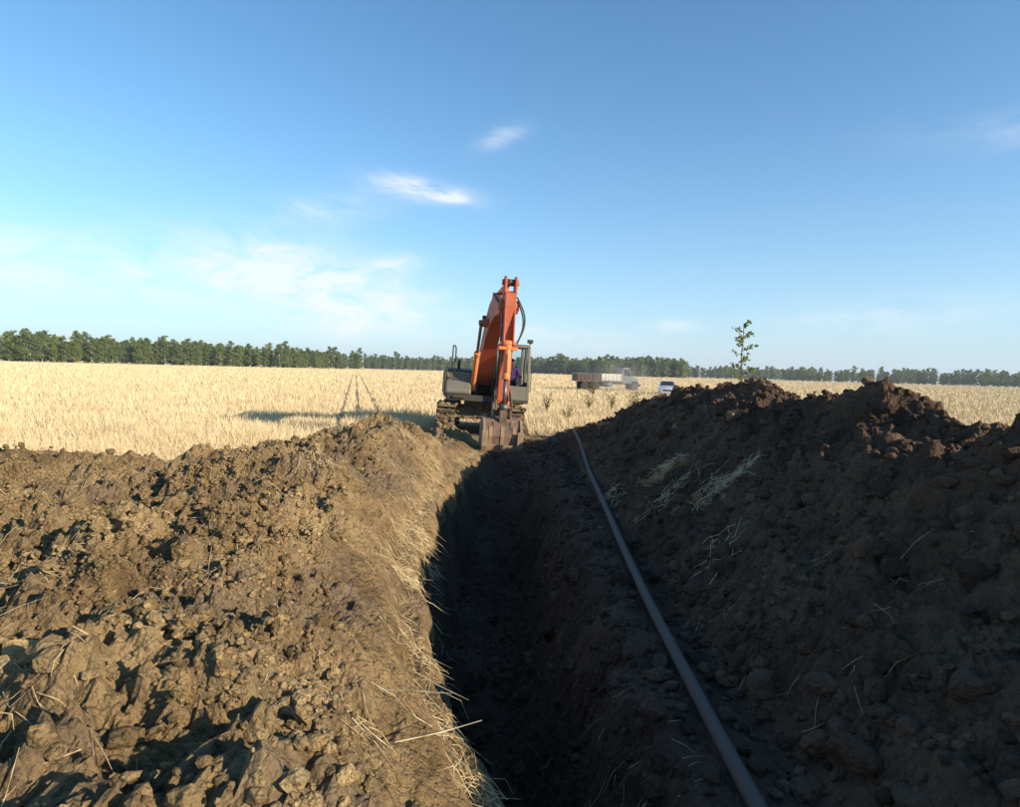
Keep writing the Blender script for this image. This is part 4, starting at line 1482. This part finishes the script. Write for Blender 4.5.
# the depth of the woods behind the first row: one mass
BV, BF_ = [], []
off = 0
cache = []
for tm, cm in protos:
    c_ = np.empty(len(cm.vertices) * 3, dtype=np.float32); cm.vertices.foreach_get('co', c_)
    c_ = c_.reshape(-1, 4, 3)[::8].reshape(-1, 3)
    cache.append(c_)
for x, y, s, k, rz in back:
    c_ = cache[k].copy()
    cen = np.repeat(c_.reshape(-1, 4, 3).mean(1), 4, 0)
    c_ = cen + (c_ - cen) * 2.8
    ca, sa = math.cos(rz), math.sin(rz)
    q = np.stack([x + s * (c_[:, 0] * ca - c_[:, 1] * sa), y + s * (c_[:, 0] * sa + c_[:, 1] * ca), s * c_[:, 2]], 1)
    BV.append(q)
BV = np.concatenate(BV)
tag(link('distant_wood', np_mesh('distant_wood', BV, np.arange(len(BV)).reshape(-1, 4), M_leaf, smooth=False)),
    'dense green foliage of the woods behind the birch edge on the horizon', 'wood', kind='stuff')

# young tree behind the right heap
t = empty('young_tree', (9.27, 25.0, 0), .4)
tag(t, 'slender leafy young tree rising behind the right heap', 'tree')
r_ = np.random.default_rng(9)
tm = MB().tube([(0, 0, -.1), (.05, 0, 1.4), (-.02, .03, 2.8), (.03, 0, 4.1)], .05, 8, .012)
P_ = []
for k in range(16):
    z = 1.2 + 2.8 * k / 15
    a = k * 2.4
    ln = .62 * (1 - .55 * (z - 1.2) / 2.9)
    tip = (math.cos(a) * ln, math.sin(a) * ln, z + ln * .45)
    tm.tube([(0, 0, z), (tip[0] * .5, tip[1] * .5, z + ln * .15), tip], .014, 5, .005)
    for q in np.linspace(.35, 1.05, 12):
        P_.append(np.array([tip[0] * q, tip[1] * q, z + ln * .42 * q]) + r_.normal(0, .06, 3))
tm.build('trunk', M_twig, t)
link('crown', leaves(np.array(P_), .10, r_, M_leaf, 'crown'), t)

# weeds standing above the stubble
weeds = [(1.85, 31, .85, 'bushy dry weed nearest the excavator cab in the stubble'),
         (4.2, 33, .80, 'dry weed below the truck bed, second from the excavator cab'),
         (5.5, 33.5, .85, 'dry weed in the stubble below the middle of the truck'),
         (6.9, 34.5, .95, 'tall leaning dry weed below the truck cab'),
         (6.2, 32.0, .55, 'low dry weed left of the tall weed below the truck cab'),
         (6.9, 52, 1.3, 'tall dark weed standing in front of the truck bed'),
         (2.4, 25.5, .55, 'low weed at the edge of the stubble right of the bucket')]
for k, (x, y, h, lab) in enumerate(weeds):
    r_ = np.random.default_rng(700 + k)
    t = empty('weed', (x, y, 0), k * 1.1)
    tag(t, lab, 'weed', 'dry weeds standing in the stubble')
    tm = MB()
    P_ = []
    for j in range(11):
        a = j * 2.4 + r_.uniform(-.3, .3)
        sp = h * r_.uniform(.15, .48)
        z1 = h * r_.uniform(.65, 1.1)
        tip = (math.cos(a) * sp, math.sin(a) * sp, z1)
        tm.tube([(0, 0, -.05), (tip[0] * .35, tip[1] * .35, z1 * .5), tip], .010, 5, .004)
        for q in np.linspace(.3, 1.03, 22):
            P_.append(np.array([tip[0] * q * q ** .3, tip[1] * q * q ** .3, z1 * q]) + r_.normal(0, .045 * h, 3))
    tm.build('stem', M_twig, t)
    link('leaves', leaves(np.array(P_), .045 * h, r_, M_weed, 'leaves'), t)

# crumbs packed over the near bank
def k_near(x, y, tz, lz, rz_, dl, r_):
    p = sstep(.45, 1.0, dl) * sstep(-.35, .15, fbm(x * .9 + 9, y * .9, 2))
    return (lz > .1) & (r_.uniform(0, 1, len(x)) < p)
pos, r_ = sample(38000, -4.6, .2, 1.9, 7.5, k_near, 301, 1.25)
size = np.clip(r_.lognormal(-4.25, .45, len(pos)), .007, .045)
tag(scatter_clods('soil_crumbs', pos, size, M_clod, 1, 25, .3), 'packed yellowish clay crumbs on the near left bank', 'soil crumbs', kind='stuff')

# ------------------------------------------------------------------ air
def volume_box(name, x0, x1, y0, y1, z0, z1):
    m = bpy.data.materials.new(name)
    m.use_nodes = True
    n, l = m.node_tree.nodes, m.node_tree.links
    n.clear()
    out = n.new('ShaderNodeOutputMaterial')
    v = n.new('ShaderNodeVolumePrincipled')
    l.new(v.outputs[0], out.inputs['Volume'])
    o = MB().box(x0, x1, y0, y1, z0, z1).build(name, m)
    return o, n, l, v


hz, n, l, v = volume_box('haze', -900, 900, -80, 1000, -3.2, 23)
v.inputs['Color'].default_value = (.86, .92, 1, 1)
v.inputs['Density'].default_value = .0002
v.inputs['Anisotropy'].default_value = .2
tag(hz, 'thin pale summer haze over the whole field', 'haze', kind='stuff')
du, n, l, v = volume_box('dust_cloud', 6.5, 17.5, 66.5, 72.5, -.3, 4.6)
v.inputs['Color'].default_value = (.86, .78, .66, 1)
t = n.new('ShaderNodeTexCoord').outputs['Object']
mpn = n.new('ShaderNodeMapping')
mpn.inputs['Location'].default_value = (-12.4 / 4.6, -69.5 / 2.6, -1.1 / 2.8)
mpn.inputs['Scale'].default_value = (1 / 4.6, 1 / 2.6, 1 / 2.8)
l.new(t, mpn.inputs['Vector'])
ln_ = n.new('ShaderNodeVectorMath'); ln_.operation = 'LENGTH'
l.new(mpn.outputs[0], ln_.inputs[0])
fall = n.new('ShaderNodeMapRange')
fall.inputs['From Min'].default_value = 1.0
fall.inputs['From Max'].default_value = .1
l.new(ln_.outputs['Value'], fall.inputs['Value'])
nn_ = ramp(n, l, noise(n, l, .7, 4, .6, t), [(.38, (0, 0, 0)), (.66, (1, 1, 1))])
l.new(math_n(n, l, 'MULTIPLY', math_n(n, l, 'MULTIPLY', fall.outputs[0], nn_), .32), v.inputs['Density'])
tag(du, 'pale dust hanging round the front of the truck', 'dust', kind='stuff')
